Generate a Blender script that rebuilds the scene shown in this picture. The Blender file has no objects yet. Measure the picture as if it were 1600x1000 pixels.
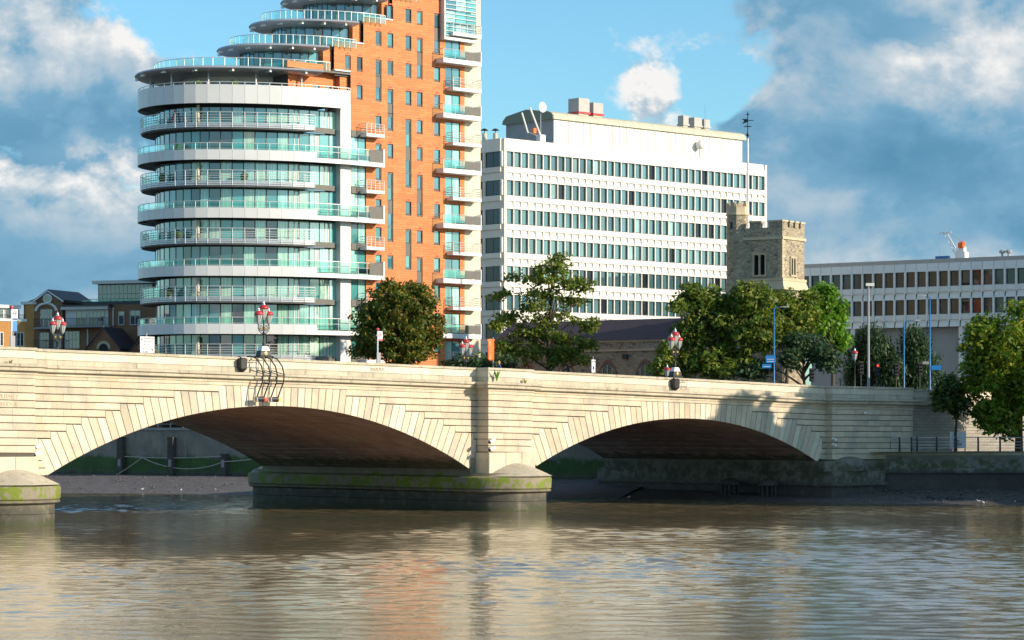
import bpy, bmesh, math, random
import numpy as np
from mathutils import Vector, Matrix

random.seed(7)
RNG = np.random.default_rng(11)
R = math.radians
scene = bpy.context.scene
COL = scene.collection

# ------------------------------------------------------------------ camera
F, CX, HY, CH = 4060.0, 800.0, 668.0, 6.6      # focal length in photo pixels, horizon row, eye height over the water
cam_d = bpy.data.cameras.new('camera')
cam = bpy.data.objects.new('camera', cam_d)
COL.objects.link(cam)
cam.location = (0, 0, CH)
cam.rotation_euler = (R(90), 0, 0)
cam_d.sensor_width = 36
cam_d.lens = 36 * F / 1600
cam_d.shift_y = (HY - 500) / 1600
cam_d.clip_start = 1
cam_d.clip_end = 9000
scene.camera = cam

# ------------------------------------------------------------------ light
SUN_EL = R(19)
SUN_H = Vector((0.915, -0.40, 0)).normalized()          # horizontal direction towards the sun
SUN_DIR = Vector((SUN_H.x * math.cos(SUN_EL), SUN_H.y * math.cos(SUN_EL), math.sin(SUN_EL)))
sl = bpy.data.lights.new('sun', 'SUN')
sl.energy = 4.8
sl.angle = R(0.53)
sl.color = (1.0, 0.85, 0.66)
sun = bpy.data.objects.new('sun', sl)
COL.objects.link(sun)
sun.rotation_euler = (-SUN_DIR).to_track_quat('-Z', 'Y').to_euler()
sun.location = (60, -60, 80)

vs = scene.view_settings
vs.view_transform = 'Standard'
vs.look = 'None'
vs.exposure = 0.28
vs.gamma = 1.0
vs.use_curve_mapping = False


class NT:
    """tiny node-tree builder"""
    def __init__(self, tree):
        self.t = tree
        self.n = tree.nodes
        self.l = tree.links

    def node(self, typ, **kw):
        n = self.n.new(typ)
        for k, v in kw.items():
            setattr(n, k, v)
        return n

    def put(self, sock, val):
        if isinstance(val, bpy.types.NodeSocket):
            self.l.new(val, sock)
        elif val is not None:
            sock.default_value = val

    def math(self, op, a, b=None, c=None, clamp=False):
        n = self.node('ShaderNodeMath', operation=op, use_clamp=clamp)
        self.put(n.inputs[0], a)
        if b is not None:
            self.put(n.inputs[1], b)
        if c is not None:
            self.put(n.inputs[2], c)
        return n.outputs[0]

    def vmath(self, op, a, b=None):
        n = self.node('ShaderNodeVectorMath', operation=op)
        self.put(n.inputs[0], a)
        if b is not None:
            self.put(n.inputs[1], b)
        return n.outputs[1] if op in ('DOT_PRODUCT', 'LENGTH') else n.outputs[0]

    def noise(self, vec, scale=5, detail=4, rough=.55, dist=0.0):
        n = self.node('ShaderNodeTexNoise')
        self.put(n.inputs['Vector'], vec)
        n.inputs['Scale'].default_value = scale
        n.inputs['Detail'].default_value = detail
        n.inputs['Roughness'].default_value = rough
        n.inputs['Distortion'].default_value = dist
        return n.outputs[0]

    def maprange(self, v, a, b, c=0.0, d=1.0, smooth=False):
        n = self.node('ShaderNodeMapRange')
        if smooth:
            n.interpolation_type = 'SMOOTHSTEP'
        self.put(n.inputs[0], v)
        for i, x in enumerate((a, b, c, d)):
            self.put(n.inputs[i + 1], x)
        return n.outputs[0]

    def mix(self, f, a, b, blend='MIX'):
        n = self.node('ShaderNodeMix', data_type='RGBA', blend_type=blend)
        self.put(n.inputs[0], f)
        self.put(n.inputs[6], a if isinstance(a, bpy.types.NodeSocket) else (*a[:3], 1))
        self.put(n.inputs[7], b if isinstance(b, bpy.types.NodeSocket) else (*b[:3], 1))
        return n.outputs[2]


# ------------------------------------------------------------------ sky
world = bpy.data.worlds.new('World')
scene.world = world
world.use_nodes = True
W_ = NT(world.node_tree)
W_.n.clear()
sky = W_.node('ShaderNodeTexSky', sky_type='NISHITA')
sky.sun_disc = False
sky.sun_elevation = SUN_EL
sky.sun_rotation = math.atan2(SUN_H.x, SUN_H.y)
sky.altitude = 20
sky.air_density = 1.0
sky.dust_density = 0.4
sky.ozone_density = 1.6
gen = W_.node('ShaderNodeTexCoord').outputs['Generated']
SKY_STR = 0.10


def pix_dir(px, py):
    return Vector(((px - CX) / F, 1, (HY - py) / F)).normalized()


def blob(px, py, rx, ry, amp):
    c = pix_dir(px, py)
    d = W_.vmath('SUBTRACT', gen, tuple(c))
    d = W_.vmath('MULTIPLY', d, (F / rx, 8.0, F / ry))
    q = W_.vmath('DOT_PRODUCT', d, d)
    e = W_.math('POWER', 2.718, W_.math('MULTIPLY', q, -1.0))
    return W_.math('MULTIPLY', e, amp)


def addall(lst):
    s = lst[0]
    for x in lst[1:]:
        s = W_.math('ADD', s, x)
    return s


# cloud masses: (px, py, rx, ry, amount) are directions in the sky
bias = addall([blob(*b) for b in (
    (40, 120, 320, 150, .34), (60, 340, 300, 150, .38), (260, 90, 110, 60, .10), (1300, 40, 260, 100, .30), (1500, 150, 260, 190, .40),
    (1420, 260, 230, 110, .36), (1500, 330, 420, 70, .22), (1002, 150, 64, 66, .46), (1130, 200, 90, 22, .24), (1215, 240, 60, 60, .26),
    (680, 70, 430, 170, -.32), (1110, 130, 90, 60, -.12), (330, 40, 130, 50, -.15), (1190, 125, 130, 45, -.14))])


sep = W_.node('ShaderNodeSeparateXYZ')
W_.put(sep.inputs[0], gen)
low_bank = W_.maprange(sep.outputs[2], .02, .075, .16, 0, smooth=True)      # cloud bank all round, low in the sky


def density(off):
    p = W_.vmath('ADD', gen, off)
    p = W_.vmath('MULTIPLY', p, (1, 1, 1.35))
    a = W_.noise(p, 16, 10, .58, .12)
    a = W_.math('ADD', W_.math('MULTIPLY', a, 1.8), -.40)
    return W_.math('ADD', W_.math('ADD', a, bias), low_bank)


D0 = density((0, 0, 0))
D1 = density((.0075, 0, .0085))
cov = W_.maprange(D0, .55, .70, smooth=True)
lit = W_.math('SUBTRACT', D0, D1)
lit = W_.maprange(lit, -.17, .22, 0, 1)
thick = W_.maprange(D0, .6, 1.0, 1.0, .35)
lowdark = addall([blob(*b) for b in ((90, 410, 340, 70, .6), (1350, 350, 420, 80, .45), (1180, 30, 150, 60, .25), (1380, 240, 150, 60, .35),
                                     (80, 265, 150, 50, -1.0), (1002, 145, 80, 80, -1.3), (1500, 90, 110, 100, -.8), (30, 100, 260, 90, -.5), (1460, 310, 200, 20, -.5), (1215, 250, 40, 60, -.3))])
lit = W_.math('MULTIPLY', W_.math('MULTIPLY', lit, thick), W_.math('SUBTRACT', 1.0, lowdark))
lit = W_.math('MULTIPLY', lit, 1.0)
soft = W_.noise(W_.vmath('MULTIPLY', gen, (1, 1, 2.2)), 9, 5, .5)
lit = W_.math('ADD', lit, W_.math('MULTIPLY', W_.maprange(soft, .32, .68, .0, .42), W_.math('SUBTRACT', 1.0, W_.math('MULTIPLY', lowdark, .75))), clamp=True)
k = 1 / SKY_STR
cr_ = W_.node('ShaderNodeValToRGB')
W_.put(cr_.inputs[0], lit)
e_ = cr_.color_ramp.elements
e_[0].color = (.075, .22, .36, 1)
e_[1].color = (.78, .76, .74, 1)
for p_, c_ in ((.35, (.16, .33, .475)), (.68, (.42, .50, .565))):
    q_ = e_.new(p_)
    q_.color = (*c_, 1)
ccol = W_.mix(1.0, cr_.outputs[0], (k, k, k), 'MULTIPLY')
skyc = W_.mix(1.0, sky.outputs[0], (.86, 1.34, 1.55), 'MULTIPLY')
final = W_.mix(W_.math('MULTIPLY', cov, .97), skyc, ccol)
bg = W_.node('ShaderNodeBackground')
bg.inputs[1].default_value = SKY_STR
W_.l.new(final, bg.inputs[0])
wo = W_.node('ShaderNodeOutputWorld')
W_.l.new(bg.outputs[0], wo.inputs[0])

# ------------------------------------------------------------------ materials
MATS = {}


def pmat(name, col, rough=.7, var=.18, vscale=1.5, fine=0.0, orand=0.0, bump=0.0, bscale=18, metal=0.0, spec=.5,
         col2=None, c2scale=.6, c2lo=.5, c2hi=.65, streak=0.0, streakcol=None, coat=0.0, zband=None, extra=None, emit=0):
    """principled material: noise variation in world space, per-object variation, stains, relief"""
    m = bpy.data.materials.new(name)
    m.use_nodes = True
    t = NT(m.node_tree)
    b = t.n['Principled BSDF']
    geo = t.node('ShaderNodeNewGeometry')
    pos = geo.outputs['Position']
    c = None
    n1 = t.noise(pos, vscale, 5, .6)
    fac = t.maprange(n1, .25, .75, 1 - var, 1 + var)
    if fine:
        n2 = t.noise(pos, 14, 3, .6)
        fac = t.math('MULTIPLY', fac, t.maprange(n2, .25, .75, 1 - fine, 1 + fine))
    if orand:
        oi = t.node('ShaderNodeObjectInfo').outputs['Random']
        fac = t.math('MULTIPLY', fac, t.maprange(oi, 0, 1, 1 - orand, 1 + orand))
    cc = (*col, 1)
    src = cc
    if col2 is not None:
        n3 = t.noise(pos, c2scale, 6, .65)
        src = t.mix(t.maprange(n3, c2lo, c2hi, smooth=True), cc, col2)
    if streak:
        sv = t.vmath('MULTIPLY', pos, (1, 1, .12))
        n4 = t.noise(sv, 2.6, 5, .7)
        f4 = t.math('MULTIPLY', t.maprange(n4, .52, .74, smooth=True), streak)
        src = t.mix(f4, src, streakcol or (col[0] * .35, col[1] * .35, col[2] * .35))
    if zband is not None:
        for (z0, z1, soft_, zc, amt, nlo, nhi) in zband:
            z = t.node('ShaderNodeSeparateXYZ')
            t.put(z.inputs[0], pos)
            nz = t.noise(t.vmath('MULTIPLY', pos, (1, 1, .6)), .9, 6, .68)
            zz = t.math('ADD', z.outputs[2], t.maprange(nz, .3, .7, -.35, .35))
            up = t.maprange(zz, z0 - soft_, z0 + soft_, smooth=True)
            dn = t.maprange(zz, z1 - soft_, z1 + soft_, 1, 0, smooth=True)
            nn = t.maprange(t.noise(pos, 1.1, 6, .7), nlo, nhi, smooth=True)
            f = t.math('MULTIPLY', t.math('MULTIPLY', t.math('MULTIPLY', up, dn), nn), amt)
            src = t.mix(f, src, zc)
    v = t.node('ShaderNodeVectorMath', operation='SCALE')
    t.put(v.inputs[0], src if isinstance(src, bpy.types.NodeSocket) else src[:3])
    t.put(v.inputs['Scale'], fac)
    t.l.new(v.outputs[0], b.inputs['Base Color'])
    b.inputs['Roughness'].default_value = rough
    b.inputs['Metallic'].default_value = metal
    b.inputs['Specular IOR Level'].default_value = spec
    b.inputs['Coat Weight'].default_value = coat
    if emit:
        b.inputs['Emission Color'].default_value = (*col, 1)
        b.inputs['Emission Strength'].default_value = emit
    if bump:
        bn = t.node('ShaderNodeBump')
        bn.inputs['Strength'].default_value = 1.0
        bn.inputs['Distance'].default_value = bump
        t.put(bn.inputs['Height'], t.noise(pos, bscale, 5, .65))
        t.l.new(bn.outputs[0], b.inputs['Normal'])
    if extra:
        extra(t, b, pos)
    MATS[name] = m
    return m


def leaf_mat(name, c1, c2, c3, trans=.3):
    m = bpy.data.materials.new(name)
    m.use_nodes = True
    t = NT(m.node_tree)
    b = t.n['Principled BSDF']
    geo = t.node('ShaderNodeNewGeometry')
    ri = geo.outputs['Random Per Island']
    ramp = t.node('ShaderNodeValToRGB')
    t.put(ramp.inputs[0], ri)
    el = ramp.color_ramp.elements
    el[0].color = (*c1, 1)
    el[1].color = (*c3, 1)
    e = el.new(.55)
    e.color = (*c2, 1)
    big = t.noise(geo.outputs['Position'], .45, 3, .5)
    v = t.node('ShaderNodeVectorMath', operation='SCALE')
    t.put(v.inputs[0], ramp.outputs[0])
    t.put(v.inputs['Scale'], t.maprange(big, .3, .7, .7, 1.35))
    t.l.new(v.outputs[0], b.inputs['Base Color'])
    b.inputs['Roughness'].default_value = .5
    b.inputs['Specular IOR Level'].default_value = .35
    tr = t.node('ShaderNodeBsdfTranslucent')
    t.l.new(v.outputs[0], tr.inputs[0])
    mx = t.node('ShaderNodeMixShader')
    mx.inputs[0].default_value = trans
    t.l.new(b.outputs[0], mx.inputs[1])
    t.l.new(tr.outputs[0], mx.inputs[2])
    t.l.new(mx.outputs[0], t.n['Material Output'].inputs[0])
    MATS[name] = m
    return m


CREAM = (.60, .50, .365)
GREEN = (.055, .085, .018)
pmat('granite', CREAM, .75, .14, .8, fine=.12, orand=.13, bump=.008, bscale=26, col2=(.50, .44, .345), c2scale=.6, c2lo=.46, c2hi=.62, streak=.28, streakcol=(.34, .29, .22))
pmat('granite_pale', (.64, .57, .45), .75, .12, .8, fine=.10, orand=.12, bump=.006, bscale=30, streak=.35, streakcol=(.36, .33, .27))
pmat('granite_weathered', (.50, .44, .33), .8, .16, .7, fine=.14, orand=.10, bump=.008, bscale=26, streak=.75, streakcol=(.17, .15, .11))
pmat('joint', (.10, .085, .065), .9, .2)
pmat('pier_stone', (.24, .205, .145), .8, .22, .6, fine=.15, orand=.08, bump=.012, bscale=16, streak=.5, streakcol=(.12, .10, .07),
     zband=[(-2, 1.5, .5, (.06, .058, .045), .9, .2, .5), (1.75, 2.75, .10, (.15, .195, .012), .96, .455, .51), (-2, .35, .2, (.05, .06, .02), .8, .2, .5)])
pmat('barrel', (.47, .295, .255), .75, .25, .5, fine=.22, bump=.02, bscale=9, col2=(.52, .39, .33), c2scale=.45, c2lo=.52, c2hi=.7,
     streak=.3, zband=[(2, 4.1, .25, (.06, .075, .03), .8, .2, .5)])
pmat('abutment_stone', (.20, .175, .14), .8, .3, .5, fine=.2, bump=.015, bscale=12, streak=.6, streakcol=(.07, .06, .05),
     zband=[(-2, 1.6, .5, (.06, .055, .05), .85, .2, .5), (1.6, 3.4, .3, (.055, .065, .025), .8, .42, .56)])
pmat('asphalt', (.05, .05, .052), .85, .2, 2, bump=.004)
pmat('paving', (.28, .27, .25), .85, .2, 1.2)
pmat('river_wall', (.23, .205, .165), .85, .3, .5, fine=.2, bump=.03, bscale=6, streak=.7, streakcol=(.07, .065, .05),
     zband=[(1.7, 3.4, .3, (.045, .095, .018), .95, .15, .45), (-1, 1.75, .3, (.05, .055, .03), .9, .1, .4)])
pmat('embank_wall', (.27, .255, .22), .85, .3, .5, fine=.2, orand=.12, bump=.02, bscale=8, streak=.5, streakcol=(.10, .09, .07),
     zband=[(2.6, 3.7, .2, (.07, .10, .02), .8, .42, .56), (-1, 2.7, .3, (.05, .045, .04), .85, .1, .4)])
pmat('gravel', (.125, .115, .115), .9, .35, .9, fine=.35, bump=.06, bscale=7)
pmat('mud', (.10, .085, .075), .55, .35, .6, fine=.25, bump=.05, bscale=5)
pmat('grass', (.06, .09, .02), .9, .3, 1)
pmat('soil', (.13, .12, .09), .9, .3, .3)
pmat('timber', (.07, .06, .05), .85, .3, 2, orand=.2)
pmat('black_iron', (.018, .018, .02), .45, .1, spec=.5)
pmat('white_paint', (.78, .77, .74), .45, .06, 2)
pmat('grey_paint', (.30, .31, .32), .5, .08, 2)
pmat('silver', (.62, .63, .62), .35, .06, 3, metal=.6)
pmat('lamp_red', (.50, .035, .04), .35, .1, 3, coat=.3)
pmat('lamp_glass', (.42, .43, .40), .12, .08, 4, spec=.6)
pmat('gold', (.62, .45, .14), .35, .1, 4, metal=.5)
pmat('rope', (.42, .38, .32), .8, .1)
pmat('signal_red', (.9, .05, .02), .3, .05, emit=2.0)
pmat('signal_amber', (.95, .45, .05), .3, .05, emit=1.0)
pmat('blue_paint', (.02, .16, .42), .4, .1, 2)
pmat('blue_sign', (.02, .20, .55), .4, .05)
pmat('sign_red', (.55, .03, .04), .4, .05)
pmat('sign_navy', (.02, .04, .22), .4, .05)
pmat('sign_white', (.80, .80, .80), .4, .04)
pmat('sign_black', (.02, .02, .02), .5, .05)
pmat('orange_plastic', (.85, .16, .02), .4, .1, 3)
pmat('inscription_stone', (.40, .33, .23), .8, .1)
pmat('graffiti', (.33, .13, .14), .7, .1)


def course_extra(lines, across):
    def fn(t, b, pos):
        pass
    return fn


def brick_mat(name, c1, c2, mortar, bw, bh, ang, rough=.7, msize=.012, bias=0.0, var=.12, bump=.004):
    """fine brickwork or tile cladding, in metres, on a vertical face whose horizontal runs at ang"""
    m = bpy.data.materials.new(name)
    m.use_nodes = True
    t = NT(m.node_tree)
    b = t.n['Principled BSDF']
    pos = t.node('ShaderNodeNewGeometry').outputs['Position']
    sp = t.node('ShaderNodeSeparateXYZ')
    t.put(sp.inputs[0], pos)
    u = t.math('ADD', t.math('MULTIPLY', sp.outputs[0], math.cos(ang) + .35 * math.sin(ang)), t.math('MULTIPLY', sp.outputs[1], math.sin(ang) - .35 * math.cos(ang)))
    cb = t.node('ShaderNodeCombineXYZ')
    t.put(cb.inputs[0], u)
    t.put(cb.inputs[1], sp.outputs[2])
    br = t.node('ShaderNodeTexBrick')
    t.put(br.inputs['Vector'], cb.outputs[0])
    br.inputs['Color1'].default_value = (*c1, 1)
    br.inputs['Color2'].default_value = (*c2, 1)
    br.inputs['Mortar'].default_value = (*mortar, 1)
    br.inputs['Scale'].default_value = 1
    br.inputs['Mortar Size'].default_value = msize
    br.inputs['Bias'].default_value = bias
    br.inputs['Brick Width'].default_value = bw
    br.inputs['Row Height'].default_value = bh
    n1 = t.noise(pos, .5, 6, .6)
    v = t.node('ShaderNodeVectorMath', operation='SCALE')
    t.put(v.inputs[0], br.outputs[0])
    t.put(v.inputs['Scale'], t.maprange(n1, .25, .75, 1 - var, 1 + var))
    t.l.new(v.outputs[0], b.inputs['Base Color'])
    b.inputs['Roughness'].default_value = rough
    bn = t.node('ShaderNodeBump')
    bn.inputs['Distance'].default_value = bump
    bn.invert = True
    t.put(bn.inputs['Height'], br.outputs[1])
    t.l.new(bn.outputs[0], b.inputs['Normal'])
    MATS[name] = m
    return m


def glass_mat(name, col, rough=.04, spec=.9, coat=1.0, var=.25):
    m = pmat(name, col, rough, var, .25, orand=.35, spec=spec, coat=coat)
    m.node_tree.nodes['Principled BSDF'].inputs['Coat Roughness'].default_value = .02
    m.node_tree.nodes['Principled BSDF'].inputs['Coat IOR'].default_value = 1.9
    return m


# ------------------------------------------------------------------ mesh helpers
class MB:
    def __init__(self):
        self.v = []
        self.f = []

    def add(self, verts, faces):
        o = len(self.v)
        self.v += [tuple(p) for p in verts]
        self.f += [tuple(i + o for i in f) for f in faces]
        return self

    def box(self, x0, x1, y0, y1, z0, z1):
        return self.add([(x0, y0, z0), (x1, y0, z0), (x1, y1, z0), (x0, y1, z0), (x0, y0, z1), (x1, y0, z1), (x1, y1, z1), (x0, y1, z1)],
                        [(0, 3, 2, 1), (4, 5, 6, 7), (0, 1, 5, 4), (1, 2, 6, 5), (2, 3, 7, 6), (3, 0, 4, 7)])

    def hexa(self, p):
        """8 corners: bottom ring then top ring, counter-clockwise from above"""
        return self.add(p, [(0, 3, 2, 1), (4, 5, 6, 7), (0, 1, 5, 4), (1, 2, 6, 5), (2, 3, 7, 6), (3, 0, 4, 7)])

    def quad(self, a, b, c, d):
        return self.add([a, b, c, d], [(0, 1, 2, 3)])

    def loft(self, rings, cap=True, closed=True):
        n = len(rings[0])
        vs_, fs = [], []
        for r in rings:
            vs_ += list(r)
        for i in range(len(rings) - 1):
            for j in range(n if closed else n - 1):
                a, b = i * n + j, i * n + (j + 1) % n
                fs.append((a, b, b + n, a + n))
        if cap:
            fs.append(tuple(range(n - 1, -1, -1)))
            fs.append(tuple((len(rings) - 1) * n + j for j in range(n)))
        return self.add(vs_, fs)

    def prism(self, poly, z0, z1):
        return self.loft([[(x, y, z0) for x, y in poly], [(x, y, z1) for x, y in poly]])

    def lathe(self, prof, n=12, c=(0, 0, 0), a0=0, sx=1, sy=1):
        rings = []
        for r, z in prof:
            rings.append([(c[0] + sx * r * math.cos(a0 + 2 * math.pi * j / n), c[1] + sy * r * math.sin(a0 + 2 * math.pi * j / n), c[2] + z) for j in range(n)])
        return self.loft(rings)

    def tube(self, path, r, n=6, r1=None):
        path = [Vector(p) for p in path]
        rings = []
        L = len(path)
        for i, p in enumerate(path):
            d = (path[min(i + 1, L - 1)] - path[max(i - 1, 0)])
            if d.length < 1e-6:
                d = Vector((0, 0, 1))
            d.normalize()
            a = d.cross(Vector((0, 0, 1)) if abs(d.z) < .9 else Vector((1, 0, 0))).normalized()
            b = d.cross(a)
            rr = r if r1 is None else r + (r1 - r) * i / max(1, L - 1)
            rings.append([tuple(p + (a * math.cos(2 * math.pi * j / n) + b * math.sin(2 * math.pi * j / n)) * rr) for j in range(n)])
        return self.loft(rings)

    def sphere(self, c, r, n=10, m=6, sz=1.0):
        prof = [(max(1e-3, r * math.sin(math.pi * i / m)), -r * sz * math.cos(math.pi * i / m)) for i in range(m + 1)]
        return self.lathe(prof, n, c)

    def mesh(self, name):
        me = bpy.data.meshes.new(name)
        me.from_pydata(self.v, [], self.f)
        me.update()
        return me

    def build(self, name, mat, parent=None, smooth=False, loc=None, rot=None):
        me = self.mesh(name)
        if mat:
            me.materials.append(MATS[mat])
        if smooth:
            me.polygons.foreach_set('use_smooth', [True] * len(me.polygons))
        return place(name, me, parent, loc, rot)


def place(name, me, parent=None, loc=None, rot=None, mat=None):
    o = bpy.data.objects.new(name, me)
    COL.objects.link(o)
    if parent is not None:
        o.parent = parent
    if loc is not None:
        o.location = loc
    if rot is not None:
        o.rotation_euler = (0, 0, rot) if not hasattr(rot, '__len__') else rot
    if mat:
        o.material_slots[0].link = 'OBJECT'
        o.material_slots[0].material = MATS[mat]
    return o


def setmat(me, *mats):
    for m in mats:
        me.materials.append(MATS[m])
    return me


def tag(o, label, cat, group=None):
    o['label'] = label
    o['category'] = cat
    if group:
        o['group'] = group
    return o


def thing(name, label, cat, loc=(0, 0, 0), rot=0.0, group=None):
    o = bpy.data.objects.new(name, None)
    o.empty_display_size = .2
    COL.objects.link(o)
    o.location = loc
    o.rotation_euler = (0, 0, rot)
    return tag(o, label, cat, group)


def kind(o, k):
    o['kind'] = k
    return o


def dup(root, loc, rot=None, label=None):
    """copy of a thing with copies of its parts and sub-parts"""
    def cp(o, par):
        c = o.copy()
        COL.objects.link(c)
        c.parent = par
        for ch in kids.get(o, []):
            cp(ch, c)
        return c
    kids = {}
    stack = [root]
    while stack:
        o = stack.pop()
        kids[o] = list(o.children)
        stack += kids[o]
    r = cp(root, None)
    r.location = loc
    if rot is not None:
        r.rotation_euler = (0, 0, rot)
    if label:
        r['label'] = label
    return r


def at(px, py, Y):
    return Vector(((px - CX) / F * Y, Y, CH + (HY - py) / F * Y))


class Frame:
    """a building's own axes: x along its front, y inwards, z up"""
    def __init__(self, ox, oy, rot):
        self.ox, self.oy, self.rot = ox, oy, rot
        self.c, self.s = math.cos(rot), math.sin(rot)

    def hit(self, px, py=668, y=0.0):
        """front-plane coordinates of the point that the photo shows at a pixel, on the plane y = const"""
        r = (px - CX) / F
        x = (r * (self.oy + y * self.c) - (self.ox - y * self.s)) / (self.c - r * self.s)
        Y = self.oy + x * self.s + y * self.c
        return x, CH + (HY - py) / F * Y

    def x(self, px, y=0.0):
        return self.hit(px, 668, y)[0]

    def world(self, x, y, z=0):
        return Vector((self.ox + x * self.c - y * self.s, self.oy + x * self.s + y * self.c, z))

    def loc(self, z=0):
        return (self.ox, self.oy, z)


def inset_poly(poly, d):
    """inset of a convex counter-clockwise polygon"""
    n = len(poly)
    out = []
    for i in range(n):
        p0, p1, p2 = Vector(poly[i - 1]), Vector(poly[i]), Vector(poly[(i + 1) % n])
        e1, e2 = (p1 - p0).normalized(), (p2 - p1).normalized()
        n1, n2 = Vector((-e1.y, e1.x)), Vector((-e2.y, e2.x))
        s = 1 + n1.dot(n2)
        out.append(tuple(p1 + (n1 + n2) * (d / max(.35, s))))
    return out


def stone(poly, y0, y1, ch=.025, row=False):
    """dressed stone: outline in the wall plane (x, z), face at y0, chamfered arris"""
    mb = MB()
    front = inset_poly(poly, ch)
    if row:                                      # tight upright joints, open bed joints
        front = [(p[0] + (.004 if p[0] < q[0] else -.004), q[1]) for p, q in zip(poly, front)]
    a = [(x, y1, z) for x, z in poly]
    b = [(x, y0 + ch, z) for x, z in poly]
    c = [(x, y0, z) for x, z in front]
    n = len(poly)
    mb.add(a + b + c, [(i, (i + 1) % n, n + (i + 1) % n, n + i) for i in range(n)] + [(n + i, n + (i + 1) % n, 2 * n + (i + 1) % n, 2 * n + i) for i in range(n)]
           + [tuple(2 * n + i for i in range(n))])
    return mb


def wall_holes(mb, x0, x1, z0, z1, holes, depth, y=0.0):
    """vertical sheet with rectangular openings and their reveals; holes (xa, xb, za, zb)"""
    holes = [h for h in holes if h[1] > x0 and h[0] < x1 and h[3] > z0 and h[2] < z1]
    holes = [(max(h[0], x0), min(h[1], x1), max(h[2], z0), min(h[3], z1)) for h in holes]
    xs = sorted({x0, x1, *[h[0] for h in holes], *[h[1] for h in holes]})
    for a, b in zip(xs, xs[1:]):
        if b - a < 1e-5:
            continue
        cov_ = sorted((h[2], h[3]) for h in holes if h[0] <= a + 1e-6 and h[1] >= b - 1e-6)
        z = z0
        for (ha, hb) in cov_ + [(z1, z1)]:
            if ha > z + 1e-5:
                mb.quad((a, y, z), (b, y, z), (b, y, ha), (a, y, ha))
            z = max(z, hb)
    for (a, b, c, d) in holes:
        mb.quad((a, y, c), (a, y, d), (a, y + depth, d), (a, y + depth, c))
        mb.quad((b, y, d), (b, y, c), (b, y + depth, c), (b, y + depth, d))
        mb.quad((a, y, d), (b, y, d), (b, y + depth, d), (a, y + depth, d))
        mb.quad((b, y, c), (a, y, c), (a, y + depth, c), (b, y + depth, c))
    return mb


def text_mesh(name, body, size, mat, parent=None, loc=(0, 0, 0), rot=None, extrude=.01, align='CENTER'):
    cu = bpy.data.curves.new(name, 'FONT')
    cu.body = body
    cu.size = size
    cu.extrude = extrude
    cu.align_x = align
    cu.align_y = 'CENTER'
    cu.resolution_u = 2
    tmp = bpy.data.objects.new('tmp', cu)
    me = bpy.data.meshes.new_from_object(tmp)
    bpy.data.objects.remove(tmp)
    me.name = name
    me.materials.clear()
    me.materials.append(MATS[mat])
    o = place(name, me, parent, loc)
    o.rotation_euler = rot if rot is not None else (R(90), 0, 0)
    return o
# ------------------------------------------------------------------ river, banks, ground
BR = Frame(-31.96, 179.0, math.asin(.68))
BW = 27.0                                     # width of the bridge


def zp(s):
    """top of the parapet along the bridge"""
    if s < -60:
        s = -60
    if s > 82:
        return zp(82) - .004 * (s - 82)
    return 12.0 - .0135 * s - .00008 * s * s


def water_mat():
    m = bpy.data.materials.new('river_water')
    m.use_nodes = True
    t = NT(m.node_tree)
    b = t.n['Principled BSDF']
    pos = t.node('ShaderNodeNewGeometry').outputs['Position']
    big = t.noise(t.vmath('MULTIPLY', pos, (.02, .07, 0)), 1, 4, .6, .6)
    col = t.mix(t.maprange(big, .35, .65), (.165, .125, .062), (.22, .17, .09))
    t.l.new(col, b.inputs['Base Color'])
    t.put(b.inputs['Roughness'], t.maprange(big, .4, .62, .01, .03))
    b.inputs['IOR'].default_value = 1.42
    b.inputs['Specular IOR Level'].default_value = .8
    n2 = t.noise(t.vmath('MULTIPLY', pos, (3.0, 4.2, 1)), 1, 3, .6, .4)
    bn = t.node('ShaderNodeBump')
    bn.inputs['Strength'].default_value = 1
    bn.inputs['Distance'].default_value = .014
    t.put(bn.inputs['Height'], n2)
    t.l.new(bn.outputs[0], b.inputs['Normal'])
    MATS['river_water'] = m


water_mat()


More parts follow.
